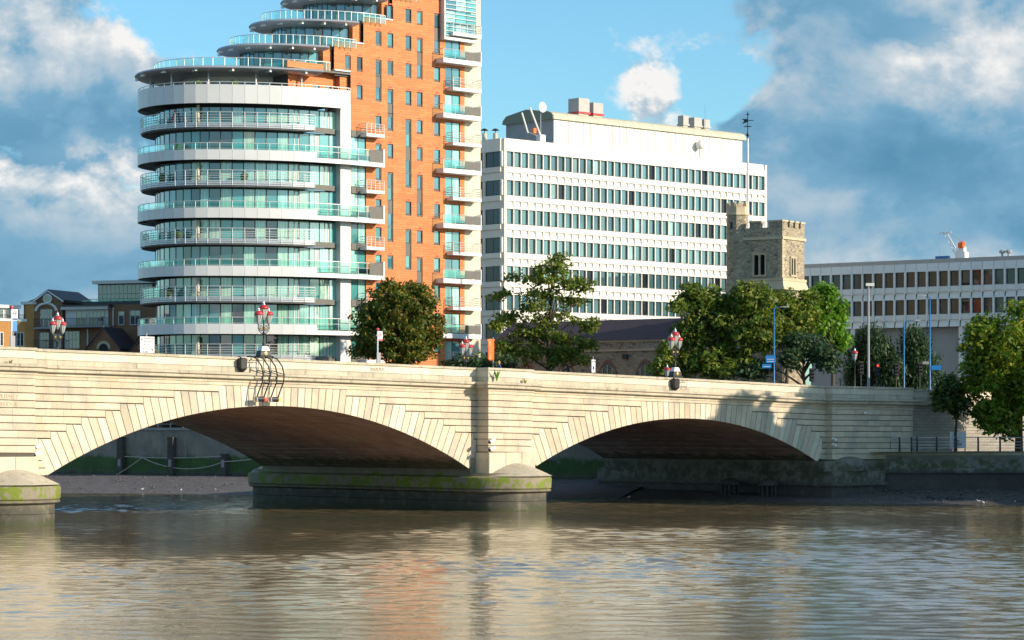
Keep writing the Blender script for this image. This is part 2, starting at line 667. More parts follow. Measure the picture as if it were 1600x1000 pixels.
def water_sheet():
    """rippled water: a sum of many short wave trains, stronger where gusts touch it, flat towards the far reaches"""
    rng = np.random.default_rng(3)
    x0, x1, y0, y1 = -62.0, 62.0, 66.0, 262.0
    nx, ny = 600, 800
    X, Y = np.meshgrid(np.linspace(x0, x1, nx), np.linspace(y0, y1, ny))
    Z = np.zeros_like(X)
    for i in range(70):
        wl_ = .6 * (2.9 / .6) ** rng.random()
        th = rng.normal(math.radians(84), .6)
        k_ = 2 * math.pi / wl_
        slope = .0092
        Z += slope / k_ * np.sin(k_ * (X * math.cos(th) + Y * math.sin(th)) + rng.uniform(0, 6.28))
    G = np.zeros_like(X)
    for i in range(14):
        kx, ky = rng.normal(0, .06), rng.normal(0, .10)
        G += np.sin(X * kx + Y * ky + rng.uniform(0, 6.28))
    Z *= np.clip(1.0 + .22 * G, .35, 1.9)
    ed = np.minimum(np.minimum(X - x0, x1 - X), np.minimum(Y - y0, y1 - Y))
    Z *= np.clip(ed / 3.0, 0, 1)
    V = np.stack([X, Y, Z], -1).reshape(-1, 3)
    idx = np.arange(nx * ny).reshape(ny, nx)
    Q = np.stack([idx[:-1, :-1], idx[:-1, 1:], idx[1:, 1:], idx[1:, :-1]], -1).reshape(-1, 4)
    # the rest of the river, flat, round the rippled sheet
    O = [(-2500, -150), (2500, -150), (2500, 2500), (-2500, 2500), (x0, y0), (x1, y0), (x1, y1), (x0, y1)]
    V = np.concatenate([V, np.array([(a, b, 0.0) for a, b in O])])
    o = nx * ny
    Q = np.concatenate([Q, np.array([(o, o + 1, o + 5, o + 4), (o + 1, o + 2, o + 6, o + 5), (o + 2, o + 3, o + 7, o + 6), (o + 3, o, o + 4, o + 7)])])
    me = bpy.data.meshes.new('river_water')
    n = len(Q)
    me.vertices.add(len(V))
    me.vertices.foreach_set('co', V.astype(np.float32).ravel())
    me.loops.add(4 * n)
    me.loops.foreach_set('vertex_index', Q.astype(np.int32).ravel())
    me.polygons.add(n)
    me.polygons.foreach_set('loop_start', np.arange(0, 4 * n, 4, dtype=np.int32))
    me.update(calc_edges=True)
    me.polygons.foreach_set('use_smooth', np.ones(n, dtype=bool))
    me.materials.append(MATS['river_water'])
    return kind(place('river_water', me), 'structure')


water_sheet()


def strip_mesh(pairs, n, m, z0, z1, amp):
    mb = MB()
    rows = []
    L = len(pairs) - 1
    for i in range(n + 1):
        u = i / n * L
        k_ = min(int(u), L - 1)
        f = u - k_
        o = Vector(pairs[k_][0]).lerp(Vector(pairs[k_ + 1][0]), f)
        e = Vector(pairs[k_][1]).lerp(Vector(pairs[k_ + 1][1]), f)
        row = []
        for j in range(m + 1):
            q = j / m
            p = o.lerp(e, q)
            z = z0 + (z1 - z0) * q + amp * (math.sin(p.x * .37 + 1.3 * math.sin(p.y * .21)) * .6 + math.sin(p.y * .9 + p.x * .5) * .4 + random.uniform(-.3, .3))
            row.append((p.x, p.y, z))
        rows.append(row)
    mb.loft(rows, cap=False, closed=False)
    return mb


def stones(name, boxes, zfn, n, mat, seed):
    rng = random.Random(seed)
    mb = MB()
    for i in range(n):
        x0, y0, x1, y1 = rng.choice(boxes)
        u, v = rng.random(), rng.random()
        x, y = x0 + (x1 - x0) * u, y0 + (y1 - y0) * u + zfn[0] * v
        z = zfn[1] + (zfn[2] - zfn[1]) * v
        r = rng.choice((.06, .08, .1, .14, .2)) * rng.uniform(.7, 1.4)
        a = rng.uniform(0, 6)
        ring = [(x + r * rng.uniform(.7, 1.3) * math.cos(a + j * 1.257), y + r * rng.uniform(.7, 1.3) * math.sin(a + j * 1.257), z - .03) for j in range(5)]
        mb.add(ring + [(x, y, z + r * rng.uniform(.35, .8))], [(j, (j + 1) % 5, 5) for j in range(5)])
    return kind(mb.build(name, mat), 'stuff')


LEFTBANK = [(-420, 560), (-140, 352), (-36, 284), (BR.world(86, 28.5).x, BR.world(86, 28.5).y)]
strip = [((-430, 520), (-420, 562)), ((-170, 320), (-140, 354)), ((-47, 259), (-36, 286)), ((-20, 247), (-10, 272)), ((2, 240), (8, 262)), ((9, 238), (14, 256))]
kind(strip_mesh(strip, 90, 14, -.3, 1.5, .05).build('foreshore', 'gravel', smooth=True), 'structure')
strip = [((9, 238), (14, 256)), ((18, 231), (26, 246)), ((28, 224), (34, 243)), ((44, 216), (51, 241)), ((53, 178), (62, 200)), ((72, 110), (90, 130))]
kind(strip_mesh(strip, 80, 14, -.25, 1.15, .05).build('mud_foreshore', 'mud', smooth=True), 'structure')


stones('foreshore_stones', [(-75, 277, -47, 260), (-47, 260, -20, 249)], (24, -.25, 1.35), 800, 'mud', 4)
stones('mud_stones', [(20, 231, 33, 223), (33, 223, 47, 217)], (17, -.22, 1.0), 900, 'embank_wall', 5)


def flat(name, pts, z, mat):
    me = MB().add([(x, y, z) for x, y in pts], [tuple(range(len(pts)))]).mesh(name)
    me.materials.append(MATS[mat])
    if me.polygons[0].normal.z < 0:
        me.flip_normals()
    return kind(place(name, me), 'structure')


w86, w86b, wfar = BR.world(86, 1), BR.world(86, 28.5), BR.world(2500, 1)
flat('ground', [(w86.x, w86.y), (w86b.x, w86b.y), (-36, 284.4), (-140, 352.4), (-420, 560), (-2500, 2600), (-2500, 6500), (5200, 6500), (5200, 2400), (wfar.x, wfar.y)], 6.4, 'soil')
BANK = [(31.0, 239.7), (49.0, 238.6), (57.0, 200), (78, 150), (160, 30), (600, -300)]
flat('promenade', [(x, y) for x, y in BANK] + [(2500, -300), (wfar.x + 6, wfar.y - 6), (w86.x + .5, w86.y - .5)], 4.35, 'paving')


def wall_line(name, pts, z0, z1, th, mat, label, cat, cope=None, courses=None):
    """river wall along a polyline; th is thickness inland (left of travel)"""
    root = thing(name, label, cat, (*pts[0], z0))
    o = Vector((*pts[0], z0))
    for (a, b) in zip(pts, pts[1:]):
        a, b = Vector(a), Vector(b)
        d = (b - a).normalized()
        n = Vector((-d.y, d.x)) * th
        lv = courses or [(z0, z1, 0.0)]
        for (za, zb, out) in lv:
            p = [a - n.normalized() * out, b - n.normalized() * out, b + n, a + n]
            MB().hexa([(q.x - o.x, q.y - o.y, za - o.z) for q in p] + [(q.x - o.x, q.y - o.y, zb - o.z) for q in p]).build('wall_course', mat, root)
        if cope:
            p = [a - n.normalized() * cope[0], b - n.normalized() * cope[0], b + n, a + n]
            MB().hexa([(q.x - o.x, q.y - o.y, z1 - o.z) for q in p] + [(q.x - o.x, q.y - o.y, z1 + cope[1] - o.z) for q in p]).build('coping', cope[2], root)
    return root


wl = wall_line('river_wall', LEFTBANK[::-1][::-1], -1, 6.3, .9, 'river_wall', 'tall stained river wall with a green weed band, seen through the wide arch', 'wall',
               cope=(.15, .28, 'paving'), courses=[(-1, 2.6, .12), (2.6, 6.3, 0)])
wall_line('embankment_wall', BANK, -1, 4.05, .8, 'embank_wall', 'low stepped stone embankment wall under the curved railings', 'wall', cope=(.1, .32, 'granite_weathered'),
          courses=[(-1, 1.05, .42), (1.05, 1.75, .34), (1.75, 2.4, .26), (2.4, 2.85, .5), (2.85, 4.05, .0)])

# ------------------------------------------------------------------ the bridge
bridge = thing('stone_bridge', 'cream granite road bridge with two wide arches over the brown river', 'bridge', BR.loc(0), BR.rot)
COURSE = .51


def lev(k_, s):
    return zp(s) - 2.1 - COURSE * k_


def pieces(a, b, step, jit=.15):
    n = max(1, round((b - a) / step))
    xs = [a + (b - a) * i / n for i in range(n + 1)]
    for i in range(1, n):
        xs[i] += random.uniform(-jit, jit) * step
    return list(zip(xs, xs[1:]))


def rowstone(name, a, b, top, bot, y0, y1, mat, ch=.02, gx=.003):
    poly = [(a + gx, bot(a)), (b - gx, bot(b)), (b - gx, top(b)), (a + gx, top(a))]
    return stone(poly, y0 + random.uniform(-.004, .004), y1, ch, True).build(name, mat, bridge)


TOPROWS = (('coping_stone', 0, .2, -.10, 'granite_weathered', 2.1), ('parapet_block', .2, .75, 0, 'granite_pale', 1.75), ('parapet_block', .75, 1.14, -.06, 'granite_weathered', 1.9),
           ('cornice_stone', 1.14, 1.36, -.60, 'granite_weathered', 2.3), ('cornice_stone', 1.36, 1.62, -.46, 'granite_weathered', 2.3), ('bed_mould', 1.62, 1.86, -.12, 'granite', 2.6),
           ('string_stone', 1.86, 2.1, -.06, 'granite', 2.6))


def wall_top(a, b, yo, y1, scale=1.0, only=None):
    for i, (nm, t0, t1, dy, mat, st) in enumerate(TOPROWS):
        if only is not None and i not in only:
            continue
        ex = -dy if yo < -.3 else 0           # returns of the projecting mouldings round a pilaster
        for (p, q) in pieces(a - ex, b + ex, st * scale):
            g = .018 if nm == 'parapet_block' else .006
            rowstone(nm, p, q, lambda s, t0=t0: zp(s) - t0, lambda s, t1=t1, g=g: zp(s) - t1 + g, yo + dy, y1, mat, .02 if nm != 'cornice_stone' else .045)


def arch(xa, xb, zs, zc, nv, left_edge, right_edge, mat='granite'):
    """one segmental arch: stepped voussoirs, spandrel courses, barrel. edges: where the spandrel courses stop"""
    cx, a, h = (xa + xb) / 2, (xb - xa) / 2, zc - zs
    Rr = (a * a + h * h) / (2 * h)
    zcen = zc - Rr
    phi = math.asin(a / Rr)
    al = [-phi + 2 * phi * i / nv for i in range(nv + 1)]

    def rad(alpha, t):
        return (cx + t * math.sin(alpha), zcen + t * math.cos(alpha))

    def to_level(alpha, k_):
        t = Rr
        for _ in range(6):
            t = (lev(k_, cx + t * math.sin(alpha)) - zcen) / math.cos(alpha)
        return rad(alpha, t)

    ks = []
    for i in range(nv):
        m = (al[i] + al[i + 1]) / 2
        d = 1.40 + 1.15 * (abs(m) / phi) ** 1.5
        x, z = rad(m, Rr + d)
        ks.append(max(0, round((zp(x) - 2.1 - z) / COURSE)))
    # regroup so that each step holds about three stones
    edge = {}
    for i in range(nv):
        k_ = ks[i]
        lo0, lo1 = rad(al[i], Rr), rad(al[i + 1], Rr)
        left = i < nv / 2
        kp = (ks[i - 1] if i > 0 else k_ + 2) if left else k_
        kn = (ks[i + 1] if i < nv - 1 else k_ + 2) if not left else k_
        t0, t1 = to_level(al[i], k_), to_level(al[i + 1], k_)
        poly = [lo0, lo1]
        if kn > k_:
            p = to_level(al[i + 1], kn)
            poly += [p, (p[0], lev(k_, p[0]))]
            for kk in range(k_, kn):
                edge.setdefault(('r', kk), p[0])
        else:
            poly.append(t1)
        if kp > k_:
            p = to_level(al[i], kp)
            poly += [(p[0], lev(k_, p[0])), p]
            for kk in range(k_, kp):
                edge[('l', kk)] = p[0]
        else:
            poly.append(t0)
        pts = inset_poly(poly, .022)
        stone(pts, random.uniform(-.012, .006), .35, .022).build('voussoir', random.choice(['granite', 'granite', 'granite_pale']), bridge)
    k_ = 0
    while lev(k_, xa) > zs:
        top, bot = (lambda s, k_=k_: lev(k_, s)), (lambda s, k_=k_: lev(k_ + 1, s) + .05)
        if left_edge is not None:
            e = edge.get(('l', k_))
            if e is None and k_ > max(ks):
                e = to_level(-phi, k_ + 1)[0]
            if e is not None and e - left_edge > .25 and bot(e) > zs - .05:
                for (p, q) in pieces(left_edge, e, 1.75):
                    rowstone('ashlar_block', p, q, top, bot, 0, .35, mat, .028)
        if right_edge is not None:
            e = edge.get(('r', k_))
            if e is None and k_ > max(ks):
                e = to_level(phi, k_ + 1)[0]
            if e is not None and right_edge - e > .25 and bot(e) > zs - .05:
                for (p, q) in pieces(e, right_edge, 1.75):
                    rowstone('ashlar_block', p, q, top, bot, 0, .35, mat, .028)
        k_ += 1
    # core behind the facing, with the arch cut out, and the vaulted barrel in courses
    n = 64
    xs = [xa + (xb - xa) * i / n for i in range(n + 1)]
    zi = [zcen + math.sqrt(max(0, Rr * Rr - (x - cx) ** 2)) for x in xs]
    for yy in (.12, BW - .05):
        mb = MB()
        for i in range(n):
            mb.quad((xs[i], yy, zi[i]), (xs[i + 1], yy, zi[i + 1]), (xs[i + 1], yy, zp(xs[i + 1]) - 1.2), (xs[i], yy, zp(xs[i]) - 1.2))
        mb.build('spandrel_core', 'joint', bridge)
    mb = MB()
    nb = int(2 * phi * Rr / .40)
    for i in range(nb):
        a0 = -phi + 2 * phi * i / nb
        a1 = -phi + 2 * phi * (i + 1) / nb
        g = (a1 - a0) * .07
        off = random.uniform(-.015, .02)
        p0, p1 = rad(a0 + g, Rr + off), rad(a1 - g, Rr + off)
        q0, q1 = rad(a0, Rr + .07), rad(a1, Rr + .07)
        prof = [q0, p0, p1, q1]
        for u, v in zip(prof, prof[1:]):
            mb.quad((u[0], .03, u[1]), (v[0], .03, v[1]), (v[0], BW, v[1]), (u[0], BW, u[1]))
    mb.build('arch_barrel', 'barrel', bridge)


arch(0, 39.0, 3.3, 8.17, 63, -1.9, 39.8)
arch(46.3, 81.2, 3.45, 7.35, 56, 44.5, 82.3)
arch(-51.4, -7.4, 3.3, 8.5, 70, None, -6.7)

for (a, b) in ((-1.95, 39.75), (44.5, 82.3), (-51, -6.7)):
    wall_top(a, b, 0, .5, scale=1 if a > -10 else 4)


def pilaster(a, b, proj, zfoot, step=1.7, k_end=None):
    wall_top(a, b, -proj, .5)
    k_ = 0
    while lev(k_ + 1, a) > zfoot - .2:
        for (p, q) in pieces(a, b, step, .12):
            rowstone('pilaster_block', p, q, lambda s: lev(k_, s), lambda s: lev(k_ + 1, s) + .05, -proj, .3, 'granite', .028)
        k_ += 1
    MB().box(a + .05, b - .05, -proj + .1, .4, 2.5, zp(b) - 1.2).build('pilaster_core', 'joint', bridge)


pilaster(-6.8, -1.9, 1.4, 4.6)
pilaster(39.75, 44.55, 1.4, 4.6)
pilaster(82.25, 93.8, .8, 3.4)


def stadium(c, r, y0, y1, n=16):
    pts = []
    for i in range(n + 1):
        a = math.pi + math.pi * i / n
        pts.append((c + r * math.cos(a), y0 + r * math.sin(a)))
    for i in range(n + 1):
        a = math.pi * i / n
        pts.append((c + r * math.cos(a), y1 + r * math.sin(a)))
    return pts


def pier(c, half, zw=0.0, full=True, pil=None):
    mb = MB()
    prof = [(3.55, -2), (3.55, .72), (3.50, .76), (3.55, .8), (3.55, 1.42)]
    mb.loft([[(x, y, z) for x, y in stadium(c, r, 0, BW)] for r, z in prof])
    p = mb.build('pier', 'pier_stone', bridge, True)
    sharp(p)
    mb = MB()
    mb.loft([[(x, y, z) for x, y in stadium(c, r, 0, BW)] for r, z in ((3.5, 1.4), (3.75, 1.46), (3.92, 1.55), (3.92, 1.66), (3.8, 1.74))])
    sharp(mb.build('moulding', 'pier_stone', p, True))
    mb = MB()
    mb.loft([[(x, y, z) for x, y in stadium(c, r, 0, BW)] for r, z in ((3.85, 1.72), (3.95, 1.80), (3.98, 2.5), (3.9, 2.66), (3.45, 2.78), (3.4, 3.0))])
    sharp(mb.build('weed_grown_band', 'pier_stone', p, True))
    # plinth under the pilaster and the domed cutwater cap in front of it
    a, b = pil
    for (x0, x1) in pieces(a - .12, b + .12, 1.7):
        stone([(x0 + .01, 2.7), (x1 - .01, 2.7), (x1 - .01, 4.62), (x0 + .01, 4.62)], -1.62, .2, .04).build('plinth_stone', 'granite', p)
    mb = MB()
    rings = []
    for i in range(9):
        t = i / 8
        r = 3.4 * max(.01, 1 - t)
        z = 2.75 + 1.22 * (1 - (1 - t) ** 1.45)
        rings.append([(c + .15 + r * math.cos(math.pi + math.pi * j / 16), -.6 + 1.05 * r * math.sin(math.pi + math.pi * j / 16), z) for j in range(17)])
    mb.loft(rings, cap=False, closed=False)
    mb.build('cutwater_cap', 'granite_weathered', p, True)
    mb = MB()
    rings = [[(x, y + BW, z) for (x, y, z) in [(q[0], -q[1], q[2]) for q in r]] for r in rings]
    mb.loft(rings, cap=False, closed=False)
    mb.build('cutwater_cap', 'granite_weathered', p, True)
    MB().box(c - 3.4, c + 3.4, .0, BW, 2.8, 4.2).build('pier_body', 'pier_stone', p)
    return p


def sharp(o, deg=35):
    me = o.data
    bm = bmesh.new()
    bm.from_mesh(me)
    for e in bm.edges:
        if len(e.link_faces) == 2 and e.calc_face_angle(0) > R(deg):
            e.smooth = False
    bm.to_mesh(me)
    bm.free()
    return o


pier(-3.7, 3.6, pil=(-6.8, -1.9))
pier(42.5, 3.6, pil=(39.75, 44.55))
# abutment under the landward arch: stepped base along the bank and a low domed corner
ab = MB()
ab.box(81.2, 88.6, -1.6, BW + 1, -1.5, 1.35)
ab = ab.build('abutment', 'abutment_stone', bridge)
MB().box(80.9, 88.9, -1.9, BW + 1.3, 1.35, 1.62).build('moulding', 'abutment_stone', ab)
MB().box(81.05, 88.7, -1.7, BW + 1.1, 1.62, 2.65).build('weed_grown_band', 'abutment_stone', ab)
MB().box(80.9, 90, -1.0, BW, 2.65, 3.6).build('abutment_body', 'abutment_stone', ab)
mb = MB()
rings = []
for i in range(8):
    t = i / 7
    r = 2.6 * math.cos(t * math.pi / 2 * .98)
    rings.append([(84.6 + r * math.cos(math.pi + math.pi * j / 14), -.5 + .55 * r * math.sin(math.pi + math.pi * j / 14), 2.65 + 1.35 * math.sin(t * math.pi / 2) ** .8) for j in range(15)])
mb.loft(rings, cap=False, closed=False)
mb.build('cutwater_cap', 'abutment_stone', ab, True)

# deck, far parapet
mb = MB()
ss = [-51 + 3 * i for i in range(46)] + [93.8]
for a, b in zip(ss, ss[1:]):
    if b <= a:
        continue
    mb.quad((a, .4, zp(a) - 1.08), (b, .4, zp(b) - 1.08), (b, BW - .4, zp(b) - 1.08), (a, BW - .4, zp(a) - 1.08))
    mb.quad((a, .4, zp(a) - 1.9), (a, BW, zp(a) - 1.9), (b, BW, zp(b) - 1.9), (b, .4, zp(b) - 1.9))
mb.build('deck', 'asphalt', bridge)
for (p, q) in pieces(-51, 93.8, 12):
    rowstone('far_parapet', p, q, lambda s: zp(s), lambda s: zp(s) - 1.9, BW - .5, BW, 'granite_pale')

# inscription: thin letters in a darker stone colour on the pilaster face
fs = -1.4 - .012
text_mesh('inscription', 'PUTNEY', .42, 'inscription_stone', bridge, (-4.02, fs, lev(2.5, -4)), extrude=.006)
text_mesh('inscription', 'BRIDGE', .42, 'inscription_stone', bridge, (-4.02, fs, lev(3.5, -4)), extrude=.006)

# approach road behind the abutment and its retaining wall
mb = MB()
for a in range(84, 400, 12):
    b = a + 12
    za, zb = zp(a) - 1.08, zp(b) - 1.08
    mb.hexa([(a, 1.0, 4), (b, 1.0, 4), (b, BW - .2, 4), (a, BW - .2, 4), (a, 1.0, za), (b, 1.0, zb), (b, BW - .2, zb), (a, BW - .2, za)])
kind(mb.build('approach_road', 'asphalt', None, loc=BR.loc(0), rot=BR.rot), 'structure')
brick_mat('retaining_stone', (.36, .33, .28), (.29, .265, .225), (.13, .12, .10), .95, .30, BR.rot, .85, .012, bump=.02)
rw = thing('retaining_wall', 'grey coursed stone retaining wall behind the promenade railings', 'wall', BR.loc(0), BR.rot)
MB().hexa([(93.8, .5, 3), (210, .5, 3), (210, 1.0, 3), (93.8, 1.0, 3), (93.8, .5, zp(94) - 1.2), (210, .5, zp(210) - 1.2), (210, 1.0, zp(210) - 1.2), (93.8, 1.0, zp(94) - 1.2)]).build('wall_face', 'retaining_stone', rw)
for (p, q) in pieces(93.82, 150, 2.0):
    for (t0, t1, y0, mt) in ((.12, .3, .42, 'granite_weathered'), (.3, .85, .5, 'granite_pale'), (.85, 1.25, .46, 'granite_weathered'), (1.25, 1.6, .22, 'granite_weathered')):
        stone([(p + .008, zp(p) - t1), (q - .008, zp(q) - t1), (q - .008, zp(q) - t0), (p + .008, zp(p) - t0)], y0, 1.0, .02).build('parapet_block', mt, rw)
# ------------------------------------------------------------------ apartment tower
TW = Frame(-3.7, 312.0, R(43))
H = 3.25


def zk(k_):
    return 17.7 + H * k_


brick_mat('terracotta', (.74, .245, .08), (.61, .185, .056), (.34, .125, .06), 1.35, .30, TW.rot, .7, .014, bump=.006, var=.08)
pmat('cream_render', (.72, .63, .47), .8, .06, .6)
pmat('white_panel', (.68, .68, .67), .42, .04, .5, orand=.04, metal=.0)
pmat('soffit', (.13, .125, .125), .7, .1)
pmat('alu', (.50, .52, .54), .38, .06, 1, metal=.45)
pmat('rail_steel', (.60, .61, .60), .4, .06, 2, metal=.3)
pmat('frame_grey', (.055, .06, .06), .5, .1)
pmat('frame_white', (.70, .71, .69), .45, .05)
pmat('panel_grey', (.12, .115, .10), .55, .1)
glass_mat('glass_deep', (.018, .075, .09))
glass_mat('glass_teal', (.075, .30, .30))
glass_mat('glass_room', (.05, .042, .035))
glass_mat('glass_blue', (.04, .17, .22))


def clear_glass(name, tint, refl=.12):
    m = bpy.data.materials.new(name)
    m.use_nodes = True
    t = NT(m.node_tree)
    t.n.remove(t.n['Principled BSDF'])
    tr = t.node('ShaderNodeBsdfTransparent')
    tr.inputs[0].default_value = (*tint, 1)
    gl = t.node('ShaderNodeBsdfGlossy')
    gl.inputs['Roughness'].default_value = .03
    gl.inputs[0].default_value = (.8, 1, .97, 1)
    lw = t.node('ShaderNodeLayerWeight')
    lw.inputs[0].default_value = .35
    mx = t.node('ShaderNodeMixShader')
    t.put(mx.inputs[0], t.math('ADD', t.math('MULTIPLY', lw.outputs[0], .3), refl, clamp=True))
    t.l.new(tr.outputs[0], mx.inputs[1])
    t.l.new(gl.outputs[0], mx.inputs[2])
    t.l.new(mx.outputs[0], t.n['Material Output'].inputs[0])
    MATS[name] = m


clear_glass('glass_balustrade', (.78, .93, .90), .03)


def curtain_extra(t, b, pos):
    pass


def curtain_mat(name, c1, c2):
    """curtain hanging behind green-tinted glass: folds in the cloth"""
    m = glass_mat(name, c1)
    t = NT(m.node_tree)
    b = m.node_tree.nodes['Principled BSDF']
    pos = t.node('ShaderNodeNewGeometry').outputs['Position']
    n = t.noise(t.vmath('MULTIPLY', pos, (5.5, 5.5, .12)), 1.3, 3, .6)
    c = t.mix(t.maprange(n, .35, .62, smooth=True), c2, c1)
    t.l.new(c, b.inputs['Base Color'])
    return m


curtain_mat('glass_curtain', (.50, .74, .58), (.20, .44, .36))
curtain_mat('glass_curtain_pale', (.42, .74, .69), (.22, .50, .47))

tower = thing('apartment_tower', 'tall orange terracotta apartment tower with a curved balconied glass wing', 'building', TW.loc(0), TW.rot)

# curved wing: the outer edge of its floors, as two tangent arcs; off moves it inwards
R1, R2, TURN = 24.3, 9.0, R(43)
C1 = Vector((-20.3, -1.5 + R1))
C2 = C1 + Vector((-math.sin(TURN), -math.cos(TURN))) * (R1 - R2)


def wing(off, dx=0.0, n1=13, n2=16, x_end=None, last=180, f=1.0):
    if f != 1.0:                              # smaller copy of the curve for the set-back storeys
        w = wing(off / f, 0, n1, n2, None, last)
        w = [(-20.3 + dx + (x + 20.3) * f, -1.5 + (y + 1.5) * f) for x, y in w]
        if x_end is None:
            return w
        if x_end > w[0][0] + .05:
            n0 = max(1, round((x_end - w[0][0]) / 1.4))
            return [(x_end + (w[0][0] - x_end) * i / n0, w[0][1]) for i in range(n0)] + w
        for i in range(len(w) - 1):
            if w[i][0] >= x_end > w[i + 1][0]:
                q = (w[i][0] - x_end) / (w[i][0] - w[i + 1][0])
                return [(x_end, w[i][1] + (w[i + 1][1] - w[i][1]) * q)] + w[i + 1:]
        return w
    pts = []
    if x_end is not None and x_end > -20.3 + dx + .05:
        n0 = max(1, round((x_end - (-20.3 + dx)) / 1.4))
        for i in range(n0):
            pts.append((x_end + (-20.3 + dx - x_end) * i / n0, -1.5 + off))
    for i in range(n1 + 1):
        a = TURN * i / n1
        pts.append((C1.x + dx - (R1 - off) * math.sin(a), C1.y - (R1 - off) * math.cos(a)))
    for i in range(1, n2 + 1):
        a = TURN + (R(last) - TURN) * i / n2
        pts.append((C2.x + dx - (R2 - off) * math.sin(a), C2.y - (R2 - off) * math.cos(a)))
    if x_end is not None and x_end < -20.3 + dx - .05:
        pts = [p for p in pts if p[0] < x_end]
        y = C1.y - math.sqrt(max(0, (R1 - off) ** 2 - (x_end - C1.x - dx) ** 2))
        pts = [(x_end, y)] + pts
    return pts


def plate(mb, pts, z0, z1, back):
    """floor plate: edge points, closed by a straight line through depth back"""
    xs = pts[0][0]
    poly = pts + [(xs, pts[-1][1])]
    mb.loft([[(x, y, z0) for x, y in poly], [(x, y, z1) for x, y in poly]])
    return mb


def band(mb, pts, z0, z1, th=.12):
    """upstand following the edge"""
    for a, b in zip(pts, pts[1:]):
        d = (Vector(b) - Vector(a)).normalized()
        n = Vector((-d.y, d.x)) * -th
        a2, b2 = Vector(a) + n, Vector(b) + n
        mb.hexa([(a[0], a[1], z0), (b[0], b[1], z0), (b2.x, b2.y, z0), (a2.x, a2.y, z0), (a[0], a[1], z1), (b[0], b[1], z1), (b2.x, b2.y, z1), (a2.x, a2.y, z1)])
    return mb


def rail(mb, pts, z, r=.035):
    mb.tube([(x, y, z) for x, y in pts], r, 5)


def panes(parent, pts, z0, z1, choose, name='window_pane', gap=.05):
    """one pane of glass between each pair of points"""
    for i, (a, b) in enumerate(zip(pts, pts[1:])):
        d = Vector(b) - Vector(a)
        L = d.length
        key = ('pane', round(L, 3), round(z1 - z0, 3))
        if key not in CACHE:
            CACHE[key] = setmat(MB().box(gap, L - gap, 0, .03, 0, z1 - z0).mesh(name), 'glass_deep')
        place(name, CACHE[key], parent, (a[0], a[1], z0), math.atan2(d.y, d.x), choose(i))


def glazing_frame(parent, pts, z0, z1, mat='frame_grey', w=.06):
    mb = MB()
    for (x, y) in pts:
        mb.box(x - w, x + w, y - w, y + w, z0, z1)
    for a, b in zip(pts, pts[1:]):
        mb.tube([(a[0], a[1], z0 + .04), (b[0], b[1], z0 + .04)], .06, 4)
        mb.tube([(a[0], a[1], z1 - .04), (b[0], b[1], z1 - .04)], .07, 4)
    return mb.build('glazing_frame', mat, parent)


CACHE = {}
GX_R = TW.x(533, 0)                      # glazing stops at the white pier


def pick(k_):
    """mix of dark rooms, teal reflections and curtains; curtains towards the sunny end"""
    rr = random.Random(100 + k_)
    seq = []
    for i in range(60):
        q = rr.random()
        if i < 6:
            seq.append('glass_curtain' if q < .45 else 'glass_curtain_pale' if q < .8 else 'glass_teal')
        elif i < 15:
            seq.append('glass_curtain' if q < .22 else 'glass_curtain_pale' if q < .36 else 'glass_room' if q < .48 else 'glass_deep' if q < .66 else 'glass_teal')
        else:
            seq.append('glass_blue' if q < .45 else 'glass_deep' if q < .65 else 'glass_teal')
    return lambda i: seq[i]


